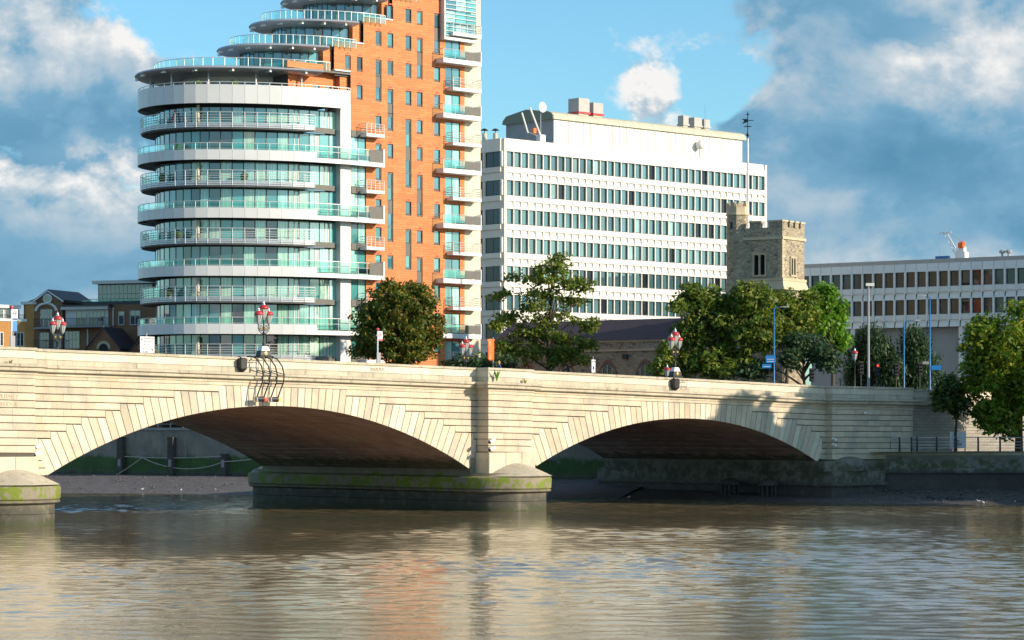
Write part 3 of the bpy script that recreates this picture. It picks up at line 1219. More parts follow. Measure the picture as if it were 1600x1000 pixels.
wing_root = tower
XA = TW.x(601, -1.5)
XB = TW.x(499, -1.3)
for k_ in range(-3, 9):
    A = k_ % 2 == 0
    z = zk(k_)
    top8 = k_ == 8
    if top8:
        edge_ = wing(0, x_end=TW.x(548, -1.5))
    elif A:
        edge_ = wing(0, x_end=XA)
    else:
        edge_ = wing(.35, x_end=XB)
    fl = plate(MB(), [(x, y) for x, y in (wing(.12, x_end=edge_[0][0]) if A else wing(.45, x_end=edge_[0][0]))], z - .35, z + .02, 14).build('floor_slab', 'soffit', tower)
    if A:
        z0, z1 = (z - .8, z + 1.3) if top8 else (z - .62, z + .52)
        # fascia panels, each its own sheet
        for a, b in zip(edge_, edge_[1:]):
            lowend = (not top8) and a[0] > TW.x(505, -1.5)
            za, zb = (z0, z0 + .5) if lowend else (z0, z1)
            d = (Vector(b) - Vector(a)).normalized()
            n = Vector((-d.y, d.x)) * -.1
            a_, b_ = Vector(a) + d * .012, Vector(b) - d * .012
            a2, b2 = a_ + n, b_ + n
            MB().hexa([(a_.x, a_.y, za), (b_.x, b_.y, za), (b2.x, b2.y, za), (a2.x, a2.y, za), (a_.x, a_.y, zb), (b_.x, b_.y, zb), (b2.x, b2.y, zb), (a2.x, a2.y, zb)]).build('fascia_panel', 'white_panel', fl)
        rb = MB()
        inner = [p for p in wing(.08, x_end=edge_[0][0])]
        zr = z1 + .28 if top8 else z + 1.26
        rail(rb, inner, zr, .045)
        if not top8:
            rail(rb, inner, z1 + .12, .02)
        for i, (x, y) in enumerate(inner):
            rb.box(x - .02, x + .02, y - .03, y + .03, z0 + .4, zr)
        rb.build('handrail', 'rail_steel', fl)
        if not top8:
            gb = MB()
            band(gb, [p for p in inner if p[0] <= TW.x(505, -1.5)], z1 + .02, z + 1.2, .02)
            gb.build('glass_balustrade', 'glass_balustrade', fl)
            for a, b in zip(inner, inner[1:]):
                if a[0] > TW.x(505, -1.5) and b[0] < TW.x(575, -1.5):
                    g2 = MB()
                    band(g2, [a, b], z0 + .5, z + 1.2, .02)
                    g2.build('glass_balustrade', 'glass_balustrade', fl)
            # end of the long balcony: dark screen and white end post, return back to the wall
            MB().box(TW.x(578, -1.5), XA - .22, -1.46, -1.40, z0 + .5, z + 1.3).build('screen', 'panel_grey', fl)
            MB().box(XA - .2, XA, -1.52, 0, z0, z + 1.5).build('end_panel', 'white_panel', fl)
            MB().box(-20.3, XA - .21, -1.4, 0, z0 + .1, z + .0).build('balcony_floor', 'white_panel', fl)
    else:
        z0 = z - .2
        m = MB()
        for zz in (z0, z0 + .2, z0 + .4):
            band(m, edge_, zz, zz + .15, .1)
        m.build('slab_edge', 'alu', fl)
        rb = MB()
        inner = edge_
        for zz in (z + .62, z + .88, z + 1.14):
            rail(rb, inner, zz, .03)
        rail(rb, inner, z + 1.5, .045)
        for (x, y) in inner:
            rb.box(x - .02, x + .02, y - .05, y + .03, z0, z + 1.5)
        rb.build('handrail', 'rail_steel', fl)
        gb = MB()
        band(gb, wing(.5, x_end=XB)[14:], z + .4, z + 1.4, .02)
        gb.build('glass_balustrade', 'glass_balustrade', fl)
    if k_ < 8:
        gl = wing(2.1, x_end=GX_R)
        zt = zk(k_ + 1) - (.95 if k_ == 7 else .62 if not A else .4)
        fr = glazing_frame(tower, gl, z, zt)
        panes(fr, gl, z + .03, zt, pick(k_))
        # white-framed casements towards the right end
        for i in ((2, 4) if A else (1, 4)):
            a, b = Vector(gl[i]), Vector(gl[i + 1])
            wf = MB()
            d = (b - a).normalized()
            for q0, q1, za, zb in ((.05, .13, z + .1, zt - .1), (.42, .50, z + .1, zt - .1), (.05, .5, z + .1, z + .2), (.05, .5, zt - .2, zt - .1)):
                p0, p1 = a + (b - a) * q0, a + (b - a) * q1
                wf.tube([(p0.x, p0.y - .05, (za + zb) / 2), (p1.x, p1.y - .05, (za + zb) / 2)], .02, 4) if False else wf.hexa(
                    [(p0.x, p0.y - .09, za), (p1.x, p1.y - .09, za), (p1.x, p1.y - .02, za), (p0.x, p0.y - .02, za), (p0.x, p0.y - .09, zb), (p1.x, p1.y - .09, zb), (p1.x, p1.y - .02, zb), (p0.x, p0.y - .02, zb)])
            wf.build('casement_frame', 'frame_white', fr)
        if not A:
            # round white column standing on the balcony
            x, y = wing(1.2, x_end=XB)[len(wing(1.2, x_end=XB)) // 2 - 3]
            MB().lathe([(.17, 0), (.17, H - .9)], 10, (x, y, z)).build('column', 'cream_render', fl, True)
# white pier beside the glass, and the storey spandrels
px0, px1 = TW.x(532, -.25), TW.x(548, -.25)
for k_ in range(-3, 8):
    MB().box(px0, px1, -.25, 1.5, zk(k_) + .02, zk(k_ + 1)).build('pier_panel', 'white_panel', tower)
    if k_ % 2:
        MB().box(XB - .2, px0 - .5, .2, .5, zk(k_) - .35, zk(k_) + .25).build('spandrel_panel', 'panel_grey', tower)

# ---- roof terraces: canopy plates stepping back up the tower
steps = [(9, 0.0, 505, 1.0), (10, -.9, 513, .6), (11, 3.7, 560, .6), (12, 8.3, 606, .6)]
for (k_, dx, pxe, f) in steps:
    z = zk(k_) - (.45 if k_ == 9 else .9)
    xe = TW.x(pxe, -1.2)
    prof = [(1.2, 0), (.35, .12), (.02, .34), (.12, .52), (.7, .66), (1.2, .70)]
    rings = []
    for (off, dz) in prof:
        w = wing(off - .35, dx, x_end=xe, n1=16, n2=20, last=172, f=f)
        w = [(x, y) for x, y in w] + [(xe, w[-1][1])]
        rings.append([(x, y, z + dz) for x, y in w])
    n = min(len(r) for r in rings)
    rings = [r[:n - 1] + [r[-1]] for r in rings]
    cp = MB().loft(rings).build('canopy', 'alu', tower, True)
    sharp(cp, 50)
    # brackets along the underside and the terrace balustrade
    bk = MB()
    for (x, y) in wing(.1, dx, x_end=xe, f=f)[2:-4:3]:
        bk.box(x - .12, x + .12, y - .2, y + .5, z - .02, z + .22)
    bk.build('bracket', 'frame_white', cp)
    zt = z + .7
    xr = TW.x({9: 522, 10: 556, 11: 602, 12: 650}[k_], -.6)
    bl = wing(1.4 if f == 1 else .9, dx + (.6 if f == 1 else .3), x_end=xr, f=f)
    rb = MB()
    rail(rb, bl, zt + 1.05, .04)
    for (x, y) in bl:
        rb.box(x - .03, x + .03, y - .03, y + .03, zt, zt + 1.05)
    rb.build('handrail', 'rail_steel', cp)
    gb = MB()
    band(gb, bl, zt + .1, zt + 1.0, .02)
    gb.build('glass_balustrade', 'glass_balustrade', cp)
# penthouse storeys under each canopy
for (k_, dx, off, xr, cols, f) in ((8, 1.5, 4.0, TW.x(450, 2.0), True, 1), (9, -.9, 2.4, TW.x(507, .8), False, .6), (10, 3.7, 2.4, TW.x(553, .8), False, .6), (11, 8.3, 2.4, TW.x(599, .8), False, .6), (12, 12.9, 2.4, TW.x(646, .8), False, .6)):
    gl = wing(off, dx, x_end=xr, n2=12, n1=13 if f == 1 else 9, f=f)
    z, zt = zk(k_) + (.05 if k_ == 8 else .1 if k_ == 9 else -.2), zk(k_ + 1) - (.42 if k_ == 8 else .85)
    fr = glazing_frame(tower, gl, z, zt)
    rr = random.Random(k_)
    panes(fr, gl, z, zt, lambda i: rr.choice(['glass_blue', 'glass_deep', 'glass_teal', 'glass_blue']))
    cw = wing(off + .25, dx, x_end=xr, n2=12, f=f)
    plate(MB(), cw, z, zt, 12).build('core', 'soffit', tower)
    MB().box(xr - .3, xr + 6.5, 1.9, 9, z - .3, zt).build('core', 'soffit', tower)
    if cols:
        for (x, y) in wing(1.3, 0, x_end=TW.x(490, -.5))[1::4]:
            MB().lathe([(.11, 0), (.11, zt - z + .1)], 8, (x, y, z)).build('column', 'rail_steel', tower, True)
        bb = MB()
        band(bb, wing(off - .3, dx, x_end=xr, f=f), zt - .75, zt - .05, .2)
        bb.build('fascia_band', 'white_panel', tower)

# ---- the terracotta face and its windows
WCOL = {  # column px: list of (kind, y0, y1) in photo rows on the face
    683: [('T', 21, 85), ('S', 105, 128), ('P', 148, 170), ('S', 191, 213), ('S', 234, 256), ('S', 276, 299), ('S', 319, 341), ('S', 361, 383), ('S', 403, 426), ('S', 446, 468), ('S', 489, 511), ('S', 532, 552)],
    655.7: [('P', 17, 39), ('T', 59, 124), ('S', 144, 167), ('S', 188, 210), ('P', 230, 252), ('T', 273, 339), ('S', 360, 381), ('T', 402, 466), ('S', 489, 511)],
    638.2: [('S', 14, 36), ('S', 56, 79), ('P', 99, 122), ('S', 142, 165), ('T', 186, 294), ('S', 315, 337), ('T', 358, 422), ('S', 443, 465), ('P', 487, 509)],
    610: [('S', 52, 75), ('P', 95, 118), ('T', 139, 205), ('S', 225, 248), ('T', 269, 378), ('P', 399, 421), ('S', 443, 465), ('S', 486, 508)],
    591.5: [('P', 49, 72), ('T', 93, 159), ('S', 181, 203), ('T', 224, 283), ('S', 311, 333), ('S', 355, 377), ('S', 398, 420), ('S', 442, 464), ('S', 485, 507)],
    562: [('S', 89, 112), ('S', 133, 156)], 543.6: [('P', 86, 109)]}
# the rows above the picture repeat the pattern below them
for c in (683, 655.7, 638.2, 610):
    WCOL[c] += [('S', y - 43 * j, y + 22 - 43 * j) for j in (1, 2, 3) for y in (WCOL[c][0][1],)]
holes = []
wins = []
for c, lst in WCOL.items():
    xa, _ = TW.hit(c - 4.6)
    xb, _ = TW.hit(c + 4.6)
    for (kd, y0, y1) in lst:
        _, zt = TW.hit(c, y0)
        _, zb = TW.hit(c, y1)
        holes.append((xa, xb, zb, zt))
        wins.append((kd, xa, xb, zb, zt))
# balcony doors at the right, glazed strip at the left
dxa, dxb = TW.x(695.5), TW.x(719)
for k_ in range(-3, 12):
    holes.append((dxa, dxb, zk(k_) + .05, zk(k_) + 2.45))
bxa, bxb = TW.x(548.6), TW.x(572)
for k_ in range(-3, 7):
    holes.append((bxa, bxb, zk(k_) + .3, zk(k_ + 1) - .45))
hx = TW.x(726)
XL0 = TW.x(548)
mb = MB()
segs = [(0, XL0, zk(8) - .55), (zk(8) - .55, XL0, zk(9) + .4), (zk(9) + .4, TW.x(522), zk(10) + .55), (zk(10) + .55, TW.x(568), zk(11) + .5), (zk(11) + .5, TW.x(613), zk(12) + .5), (zk(12) + .5, TW.x(655), 66)]
for (z0, xl, z1) in segs:
    wall_holes(mb, xl, hx, z0, z1, holes, .28)
mb.build('terracotta_wall', 'terracotta', tower)
YB = 1.3                                   # the set-back storey behind the top white band
mb = MB()
xb0 = TW.x(450, YB)
bholes = []
for c in (543.6, 514, 495):
    bholes += [(TW.x(c - 4.6, YB), TW.x(c + 4.6, YB), zk(8) + .25, zk(8) + 2.0)]
wall_holes(mb, xb0, XL0, zk(8), zk(9) + .1, bholes, .28, YB)
mb.build('terracotta_wall', 'terracotta', tower)
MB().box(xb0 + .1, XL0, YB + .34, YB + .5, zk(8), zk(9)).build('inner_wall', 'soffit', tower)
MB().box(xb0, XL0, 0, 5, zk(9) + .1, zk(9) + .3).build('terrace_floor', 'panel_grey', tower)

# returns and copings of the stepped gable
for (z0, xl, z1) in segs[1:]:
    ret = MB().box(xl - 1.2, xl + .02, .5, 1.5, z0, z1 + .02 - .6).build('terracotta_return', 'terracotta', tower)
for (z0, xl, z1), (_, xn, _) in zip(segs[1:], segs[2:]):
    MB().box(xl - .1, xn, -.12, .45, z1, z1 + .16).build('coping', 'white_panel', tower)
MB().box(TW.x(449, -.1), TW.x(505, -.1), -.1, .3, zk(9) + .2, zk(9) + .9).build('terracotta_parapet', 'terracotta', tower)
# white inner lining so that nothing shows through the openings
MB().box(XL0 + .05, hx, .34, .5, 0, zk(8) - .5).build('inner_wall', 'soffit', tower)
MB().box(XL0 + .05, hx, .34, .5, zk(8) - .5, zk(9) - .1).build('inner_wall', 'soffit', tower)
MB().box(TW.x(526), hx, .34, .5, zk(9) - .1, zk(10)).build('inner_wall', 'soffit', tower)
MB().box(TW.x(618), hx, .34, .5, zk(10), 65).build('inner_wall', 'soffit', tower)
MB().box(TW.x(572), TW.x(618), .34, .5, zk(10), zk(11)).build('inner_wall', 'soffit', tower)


def window_meshes(w, h, kd):
    key = ('win', round(w, 2), round(h, 1), kd)
    if key in CACHE:
        return CACHE[key]
    t = .09 if kd == 'S' else .2
    f = MB()
    f.box(0, t * .7, .12, .2, 0, h)
    f.box(w - t * .7, w, .12, .2, 0, h)
    bot = .3 if kd == 'S' else .25
    f.box(t * .7, w - t * .7, .12, .2, 0, bot)
    f.box(t * .7, w - t * .7, .12, .2, h - t, h)
    ps = []
    if kd == 'T':
        n = 3 if h < 6 else 5
        hh = (h - bot - t) / n
        for i in range(n):
            if i == (1 if n == 3 else 2):
                f.box(t * .7, w - t * .7, .125, .2, bot + hh * i, bot + hh * (i + 1))
            else:
                ps.append(setmat(MB().box(t, w - t, .17, .22, bot + hh * i + .06, bot + hh * (i + 1) - .06).mesh('pane'), 'glass_blue'))
                f.box(t * .7, w - t * .7, .13, .2, bot + hh * (i + 1) - .06, bot + hh * (i + 1) + .06)
    else:
        ps.append(setmat(MB().box(t * .7, w - t * .7, .17, .22, bot, h - t).mesh('pane'), 'glass_blue'))
    CACHE[key] = (setmat(f.mesh('window'), 'panel_grey' if kd != 'S' else 'frame_grey'), ps)
    return CACHE[key]


for (kd, xa, xb, zb, zt) in wins:
    fm, ps = window_meshes(xb - xa, zt - zb, kd)
    w = place('window', fm, tower, (xa, 0, zb))
    for p in ps:
        place('pane', p, w, mat=random.choice(['glass_blue', 'glass_blue', 'glass_teal', 'glass_deep']))
    if kd in 'SP' or random.random() < .5:
        cx_ = (xa + xb) / 2
        CACHE.setdefault('vent', setmat(MB().box(-.2, .2, -.02, .1, 0, .16).mesh('vent'), 'sign_red'))
        v = place('vent', CACHE['vent'], tower, (cx_, 0, zt + .12), mat='sign_red')


fm, ps = window_meshes(TW.x(518.6, YB) - TW.x(509.4, YB), 1.75, 'S')
for (xa, xb, zb, zt) in bholes:
    w = place('window', fm, tower, (xa, YB, zb))
    for p in ps:
        place('pane', p, w, mat='glass_blue')


def glazed_door(x0, x1, z0, z1, choice):
    f = MB()
    w, h = x1 - x0, z1 - z0
    for a, b in ((0, .07), (w * .5 - .04, w * .5 + .04), (w - .07, w)):
        f.box(a, b, .1, .2, 0, h)
    f.box(.07, w - .07, .1, .2, 0, .08)
    f.box(.07, w - .07, .1, .2, h - .08, h)
    d = f.build('balcony_door', 'frame_grey', tower, loc=(x0, 0, z0))
    for i, (a, b) in enumerate(((.07, w * .5 - .04), (w * .5 + .04, w - .07))):
        MB().box(a, b, .14, .2, .08, h - .08).build('pane', choice[i], d)


for k_ in range(-3, 12):
    glazed_door(dxa, dxb, zk(k_) + .05, zk(k_) + 2.45, random.choice([('glass_blue', 'glass_teal'), ('glass_teal', 'glass_curtain_pale'), ('glass_blue', 'glass_blue'), ('glass_curtain_pale', 'glass_teal')]))
for k_ in range(-3, 7):
    glazed_door(bxa, bxb, zk(k_) + .3, zk(k_ + 1) - .45, random.choice([('glass_curtain_pale', 'glass_teal'), ('glass_curtain', 'glass_curtain_pale'), ('glass_teal', 'glass_curtain_pale')]))
    MB().box(bxa, bxb, -.06, .15, zk(k_ + 1) - .45, zk(k_ + 1) + .3).build('spandrel_panel', 'panel_grey', tower)


def open_balcony(x0, x1, z, dep, rails=True):
    b = MB().box(x0, x1, -dep, 0, z - .42, z - .05).build('balcony', 'white_panel', tower)
    rb = MB()
    path = [(x0 + .04, 0), (x0 + .04, -dep + .05), (x1 - .04, -dep + .05), (x1 - .04, 0)]
    zs = (.25, .5, .75, 1.08) if rails else (1.08,)
    for q in zs:
        rb.tube([(x, y, z + q) for x, y in path], .03 if q < 1 else .045, 5)
    n = 5
    for i in range(n):
        x = x0 + .04 + (x1 - x0 - .08) * i / (n - 1)
        rb.box(x - .025, x + .025, -dep + .02, -dep + .07, z - .05, z + 1.08)
    rb.build('handrail', 'rail_steel', b)
    return b


# right-hand balcony stack and the small left-hand one
for k_ in range(-3, 12):
    z = zk(k_)
    if k_ % 2 == 0:
        x0, x1 = TW.x(693, -1.4), TW.x(752.5, -1.4)
        b = MB().box(x0, x1, -1.4, 0, z - .55, z - .0).build('balcony', 'white_panel', tower)
        MB().box(x1 - .14, x1 + .0, -1.41, -.3, z + .0, z + 1.25).build('end_panel', 'white_panel', b)
        MB().box(TW.x(727, -1.38), x1 - .16, -1.38, -1.33, z + .05, z + 1.0).build('screen', 'panel_grey', b)
        MB().box(x0 + .08, TW.x(726.5, -1.38), -1.37, -1.345, z + .1, z + .98).build('glass_balustrade', 'glass_balustrade', b)
        rb = MB()
        rb.tube([(x0 + .04, 0, z + 1.08), (x0 + .04, -1.36, z + 1.08), (x1 - .15, -1.36, z + 1.08)], .045, 5)
        for i in range(4):
            x = x0 + .05 + (x1 - x0 - .5) * i / 3.
            rb.box(x - .025, x + .025, -1.34, -1.29, z, z + 1.08)
        rb.build('handrail', 'rail_steel', b)
    else:
        open_balcony(TW.x(708, -1.2), TW.x(752.5, -1.2), z - .0, 1.2)
    if k_ % 2 and k_ < 8:
        open_balcony(TW.x(573, -1.3), TW.x(601, -1.3), z, 1.3)
# cream end strip, side and back walls
MB().box(hx, 0, .12, .6, 0, 66).build('rendered_strip', 'cream_render', tower)
MB().box(-.4, -.02, .6, 17, 0, 66).build('side_wall', 'cream_render', tower)
MB().box(TW.x(650), -.4, 16.5, 17, 0, 66).build('back_wall', 'terracotta', tower)
MB().box(TW.x(650), 0, -.1, 17, 66.02, 66.5).build('roof', 'alu', tower)
# projecting glazed bay at the top right
bx0, bz0 = TW.hit(694.5, 61, -.7)
bx1 = TW.x(746, -.7)
bay = MB().box(bx0, bx1, -.7, .1, bz0, bz0 + .35).build('glazed_bay', 'white_panel', tower)
MB().box(bx0, bx0 + .2, -.7, .1, bz0 + .35, 64).build('bay_side', 'white_panel', bay)
nbar = 3
for i in range(nbar):
    a = bx0 + .2 + (bx1 - bx0 - .2) * i / nbar
    b = bx0 + .2 + (bx1 - bx0 - .2) * (i + 1) / nbar
    z = bz0 + .4
    while z < 63:
        MB().box(a + .04, b - .04, -.55, -.45, z + .04, z + 1.5).build('pane', random.choice(['glass_curtain_pale', 'glass_curtain_pale', 'glass_teal', 'glass_blue']), bay)
        z += 1.54
bb = MB()
z = bz0 + .5
while z < 63:
    bb.box(bx0 + .2, bx1, -.72, -.62, z, z + .07)
    z += .52
bb.build('louvre', 'frame_white', bay)
# chairs, planters and a folded parasol on the balconies
for (px, py, cl) in ((305, 128, 'glass_curtain'), (365, 128, 'glass_curtain')):
    pass
pmat('planter_leaf', (.05, .10, .02), .8, .3, 6, bump=.05, bscale=14)
pmat('parasol_red', (.60, .03, .09), .6, .1)
pmat('wood_chair', (.50, .33, .16), .6, .1)
for (px, name) in ((307, 'a'), (366, 'b')):
    x, yb_ = min(((q_[0], q_[1]) for q_ in wing(1.3, n1=60, n2=60)[:90]), key=lambda q_: abs(TW.world(*q_).x / TW.world(*q_).y - (px - CX) / F))
    pt = thing('box_ball_plant', 'clipped green ball shrub on the top terrace of the curved wing, ' + ('nearer its rounded end' if px == 307 else 'nearer the orange wall'), 'plant', TW.world(x, yb_, zk(8) + .02), TW.rot, 'ball shrubs on the terrace')
    MB().lathe([(.2, 0), (.26, .9), (.2, .92)], 10).build('pot', 'panel_grey', pt)
    MB().tube([(0, 0, .9), (0, 0, 1.1)], .04).build('stem', 'timber', pt)
    s_ = MB().sphere((0, 0, 1.5), .5, 14, 9)
    s_.v = [(x_ * random.uniform(.9, 1.1), y_ * random.uniform(.9, 1.1), z_ + random.uniform(-.04, .04)) for x_, y_, z_ in s_.v]
    s_.build('foliage', 'planter_leaf', pt)
x, _ = TW.hit(270, 190, 6.5)
wp = wing(1.2)
pw = TW.world(*wp[-13], zk(7) + .02)
pr = thing('folded_parasol', 'red folded parasol leaning on an open-railed balcony of the curved wing', 'parasol', pw, TW.rot)
MB().tube([(0, 0, 0), (.5, 0, 1.9)], .03).build('pole', 'rail_steel', pr)
MB().loft([[(.16 + r * math.cos(a), r * math.sin(a), zz) for a in [j * math.pi / 4 for j in range(8)]] for (r, zz) in ((.05, .5), (.16, .75))] + [
    [(.5 + r * math.cos(a), r * math.sin(a), zz) for a in [j * math.pi / 4 for j in range(8)]] for (r, zz) in ((.12, 1.6), (.03, 2.0))]).build('canopy', 'parasol_red', pr)


def chair(loc, rot, label, mat):
    c = thing('balcony_chair', label, 'chair', loc, rot, 'chairs on the curved balconies')
    MB().box(-.26, .26, -.26, .26, .40, .46).build('seat', mat, c)
    MB().hexa([(-.26, .2, .46), (.26, .2, .46), (.26, .26, .46), (-.26, .26, .46), (-.26, .34, 1.0), (.26, .34, 1.0), (.26, .4, 1.0), (-.26, .4, 1.0)]).build('backrest', mat, c)
    for sx in (-1, 1):
        for sy in (-1, 1):
            MB().box(sx * .23 - .025, sx * .23 + .025, sy * .23 - .025, sy * .23 + .025, 0, .4).build('leg', mat, c)


for (k_, i, rt, lb) in ((7, -15, .6, 'pale wooden balcony chair beside the red folded parasol'), (7, -11, -.5, 'pale wooden balcony chair on the red parasol side of the railing bend'),
                        (4, -13, .9, 'tan balcony chair on the third white-fronted floor of the curved wing'), (4, -11, -.7, 'small tan balcony chair further along the third white-fronted floor')):
    p = wing(1.1)[i]
    chair(TW.world(p[0], p[1], zk(k_) + .02), TW.rot + rt, lb, 'wood_chair')

for (k_, i, side) in ((5, -12, 1), (3, -14, 1), (2, -9, 1), (1, -13, 1), (6, -14, 1), (3, -8, 1), (5, 10, 1)):
    q_ = wing(1.0)[i]
    pt = thing('potted_plant', 'small bushy potted plant on a balcony of the curved glass wing', 'plant', TW.world(q_[0], q_[1], zk(k_) + .02), 0, 'potted plants on the curved balconies')
    MB().lathe([(.16, 0), (.24, .45), (.2, .46)], 8).build('pot', 'wood_chair', pt)
    s_ = MB().sphere((0, 0, .85), .42, 9, 6, 1.2)
    s_.v = [(x_ * random.uniform(.7, 1.25), y_ * random.uniform(.7, 1.25), z_ + random.uniform(-.12, .12)) for x_, y_, z_ in s_.v]
    s_.build('foliage', 'planter_leaf', pt)

# ------------------------------------------------------------------ white office slab
WO = Frame((788 - CX) / F * 344.0, 344.0, R(43))
pmat('white_concrete', (.74, .72, .66), .75, .07, .5, orand=.05, bump=.004, bscale=20, streak=.22, streakcol=(.52, .49, .43))
pmat('roof_copper', (.20, .22, .16), .6, .12, 1)
pmat('roof_cream', (.55, .51, .38), .6, .1, 1)
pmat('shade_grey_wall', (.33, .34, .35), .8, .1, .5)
pmat('vent_box', (.42, .40, .38), .6, .12, 2)
glass_mat('office_glass', (.06, .14, .155), var=.12)
glass_mat('office_glass_dark', (.018, .022, .03), .12, .3, .15)
office = thing('office_block', 'white concrete seven-row office slab with ribbon windows and a rooftop plant house', 'building', WO.loc(0), WO.rot)
NB, PITCH, MARG, SH = 38, 1.355, .4, 3.8
OLEN = NB * PITCH + 2 * MARG
ZW0 = 41.2                         # sill of the top row
win_f = MB()
ww, wh = PITCH - .14, 2.03
for a, b in ((0, .07), (ww - .07, ww)):
    win_f.box(a, b, .22, .34, 0, wh)
win_f.box(.07, ww - .07, .22, .34, 0, .12)
win_f.box(.07, ww - .07, .22, .34, wh - .06, wh)
win_f = setmat(win_f.mesh('window'), 'frame_grey')
win_p = setmat(MB().box(.07, ww - .07, .3, .34, .12, wh - .06).mesh('pane'), 'office_glass')
mul = setmat(MB().box(-.07, .07, .02, .4, 0, wh).mesh('mullion'), 'white_concrete')
# spandrel: plain band over a splayed, hollowed panel with ribs at its ends
sp = MB()
hs = SH - wh
sp.box(0, PITCH, 0, .4, hs - .72, hs)
sp.hexa([(.08, -.0, 0), (PITCH - .08, -.0, 0), (PITCH - .08, .4, 0), (.08, .4, 0), (.08, .24, hs - .72), (PITCH - .08, .24, hs - .72), (PITCH - .08, .4, hs - .72), (.08, .4, hs - .72)])
sp.box(0, .08, -.03, .4, 0, hs - .72)
sp.box(PITCH - .08, PITCH, -.03, .4, 0, hs - .72)
sp = setmat(sp.mesh('spandrel_panel'), 'white_concrete')
parp = MB()
parp.hexa([(.02, -.1, 0), (PITCH - .02, -.1, 0), (PITCH - .02, .4, 0), (.02, .4, 0), (.02, .25, 1.75), (PITCH - .02, .25, 1.75), (PITCH - .02, .4, 1.75), (.02, .4, 1.75)])
parp = setmat(parp.mesh('parapet_panel'), 'white_concrete')


def office_face(root, n, rows, zsill, marg, rot_mat=None, off=(0, 0), rotz=0.0, glassmix=('office_glass',), base=True, wmax=999):
    """rows of windows, mullions and spandrels along local x; off/rotz turn the face round a corner"""
    c, s = math.cos(rotz), math.sin(rotz)

    def L(x, y, z):
        return (off[0] + x * c - y * s, off[1] + x * s + y * c, z)
    for r in range(rows):
        z = zsill - SH * r
        for i in range(n + 1):
            place('mullion', mul, root, L(marg + i * PITCH, 0, z), rotz)
        for i in range(n):
            x = marg + i * PITCH
            w = place('window', win_f, root, L(x + .07, 0, z), rotz)
            g = random.random()
            place('pane', win_p, w, mat=glassmix[0] if g < .66 else glassmix[1] if g < .86 else glassmix[2] if g < .92 else glassmix[3])
            place('spandrel_panel', sp, root, L(x, 0, z - hs), rotz)
    for i in range(n):
        place('parapet_panel', parp, root, L(marg + i * PITCH, 0, zsill + wh), rotz)


glass_mat('office_glass_pale', (.22, .34, .35))
glass_mat('office_glass_b', (.09, .17, .18))
office_face(office, NB, 7, ZW0, MARG, glassmix=('office_glass', 'office_glass_b', 'office_glass_pale', 'office_glass_dark'))
zbot = ZW0 - 6 * SH - hs
for x in (0, OLEN - MARG):
    MB().box(x, x + MARG, -.02, .42, zbot, ZW0 + wh + 1.7).build('corner_pier', 'white_concrete', office)
MB().box(0, OLEN, .42, 15.8, 0, ZW0 + wh + .9).build('core', 'frame_grey', office)
MB().box(0, OLEN, .1, .42, 0, zbot - .02).build('base_wall', 'white_concrete', office)
MB().box(.1, OLEN - .1, .45, 15.7, ZW0 + wh + .9, ZW0 + wh + 1.3).build('roof', 'grey_paint', office)
# left end wall: wide windows in the shade
ew = MB()
for r in range(8):
    z = ZW0 - SH * r
    for j in range(4):
        y0 = .55 + j * 3.4
        fr = MB().box(-.06, .0, y0, y0 + 3.0, z, z + wh).build('end_window', 'frame_grey', office)
        for q in range(2):
            MB().box(-.09, -.06, y0 + .1 + q * 1.45, y0 + 1.45 + q * 1.45, z + .1, z + wh - .1).build('pane', 'office_glass_dark', fr)
        MB().box(-.3, .0, y0 - .38, y0 - .02, z, z + wh).build('mullion', 'white_concrete', office)
    MB().box(-.34, .0, .42, 14.4, z - .72, z - .02).build('end_band', 'white_concrete', office)
    MB().box(-.16, .0, .42, 14.4, z - hs, z - .74).build('end_panel', 'white_concrete', office)
MB().box(-.34, .0, .42, 14.4, ZW0 + wh, ZW0 + wh + 1.7).build('end_band', 'white_concrete', office)
# plant house on the roof
YP = 2.0
pxl, ze = WO.hit(865, 186, YP)
pxr, _ = WO.hit(1160, 325, YP)
zr0 = ZW0 + wh + 1.0
ph = MB().box(pxl, pxr, YP + .1, YP + 9.5, zr0, ze).build('plant_house', 'shade_grey_wall', office)  # end wall has its shade put into the grey, unlike the white front
npan = 27
for i in range(npan):
    a = pxl + (pxr - pxl) * i / npan
    b = pxl + (pxr - pxl) * (i + 1) / npan
    MB().box(a + .05, b - .05, YP, YP + .1, zr0, ze - .02).build('cladding_panel', 'white_concrete', ph)
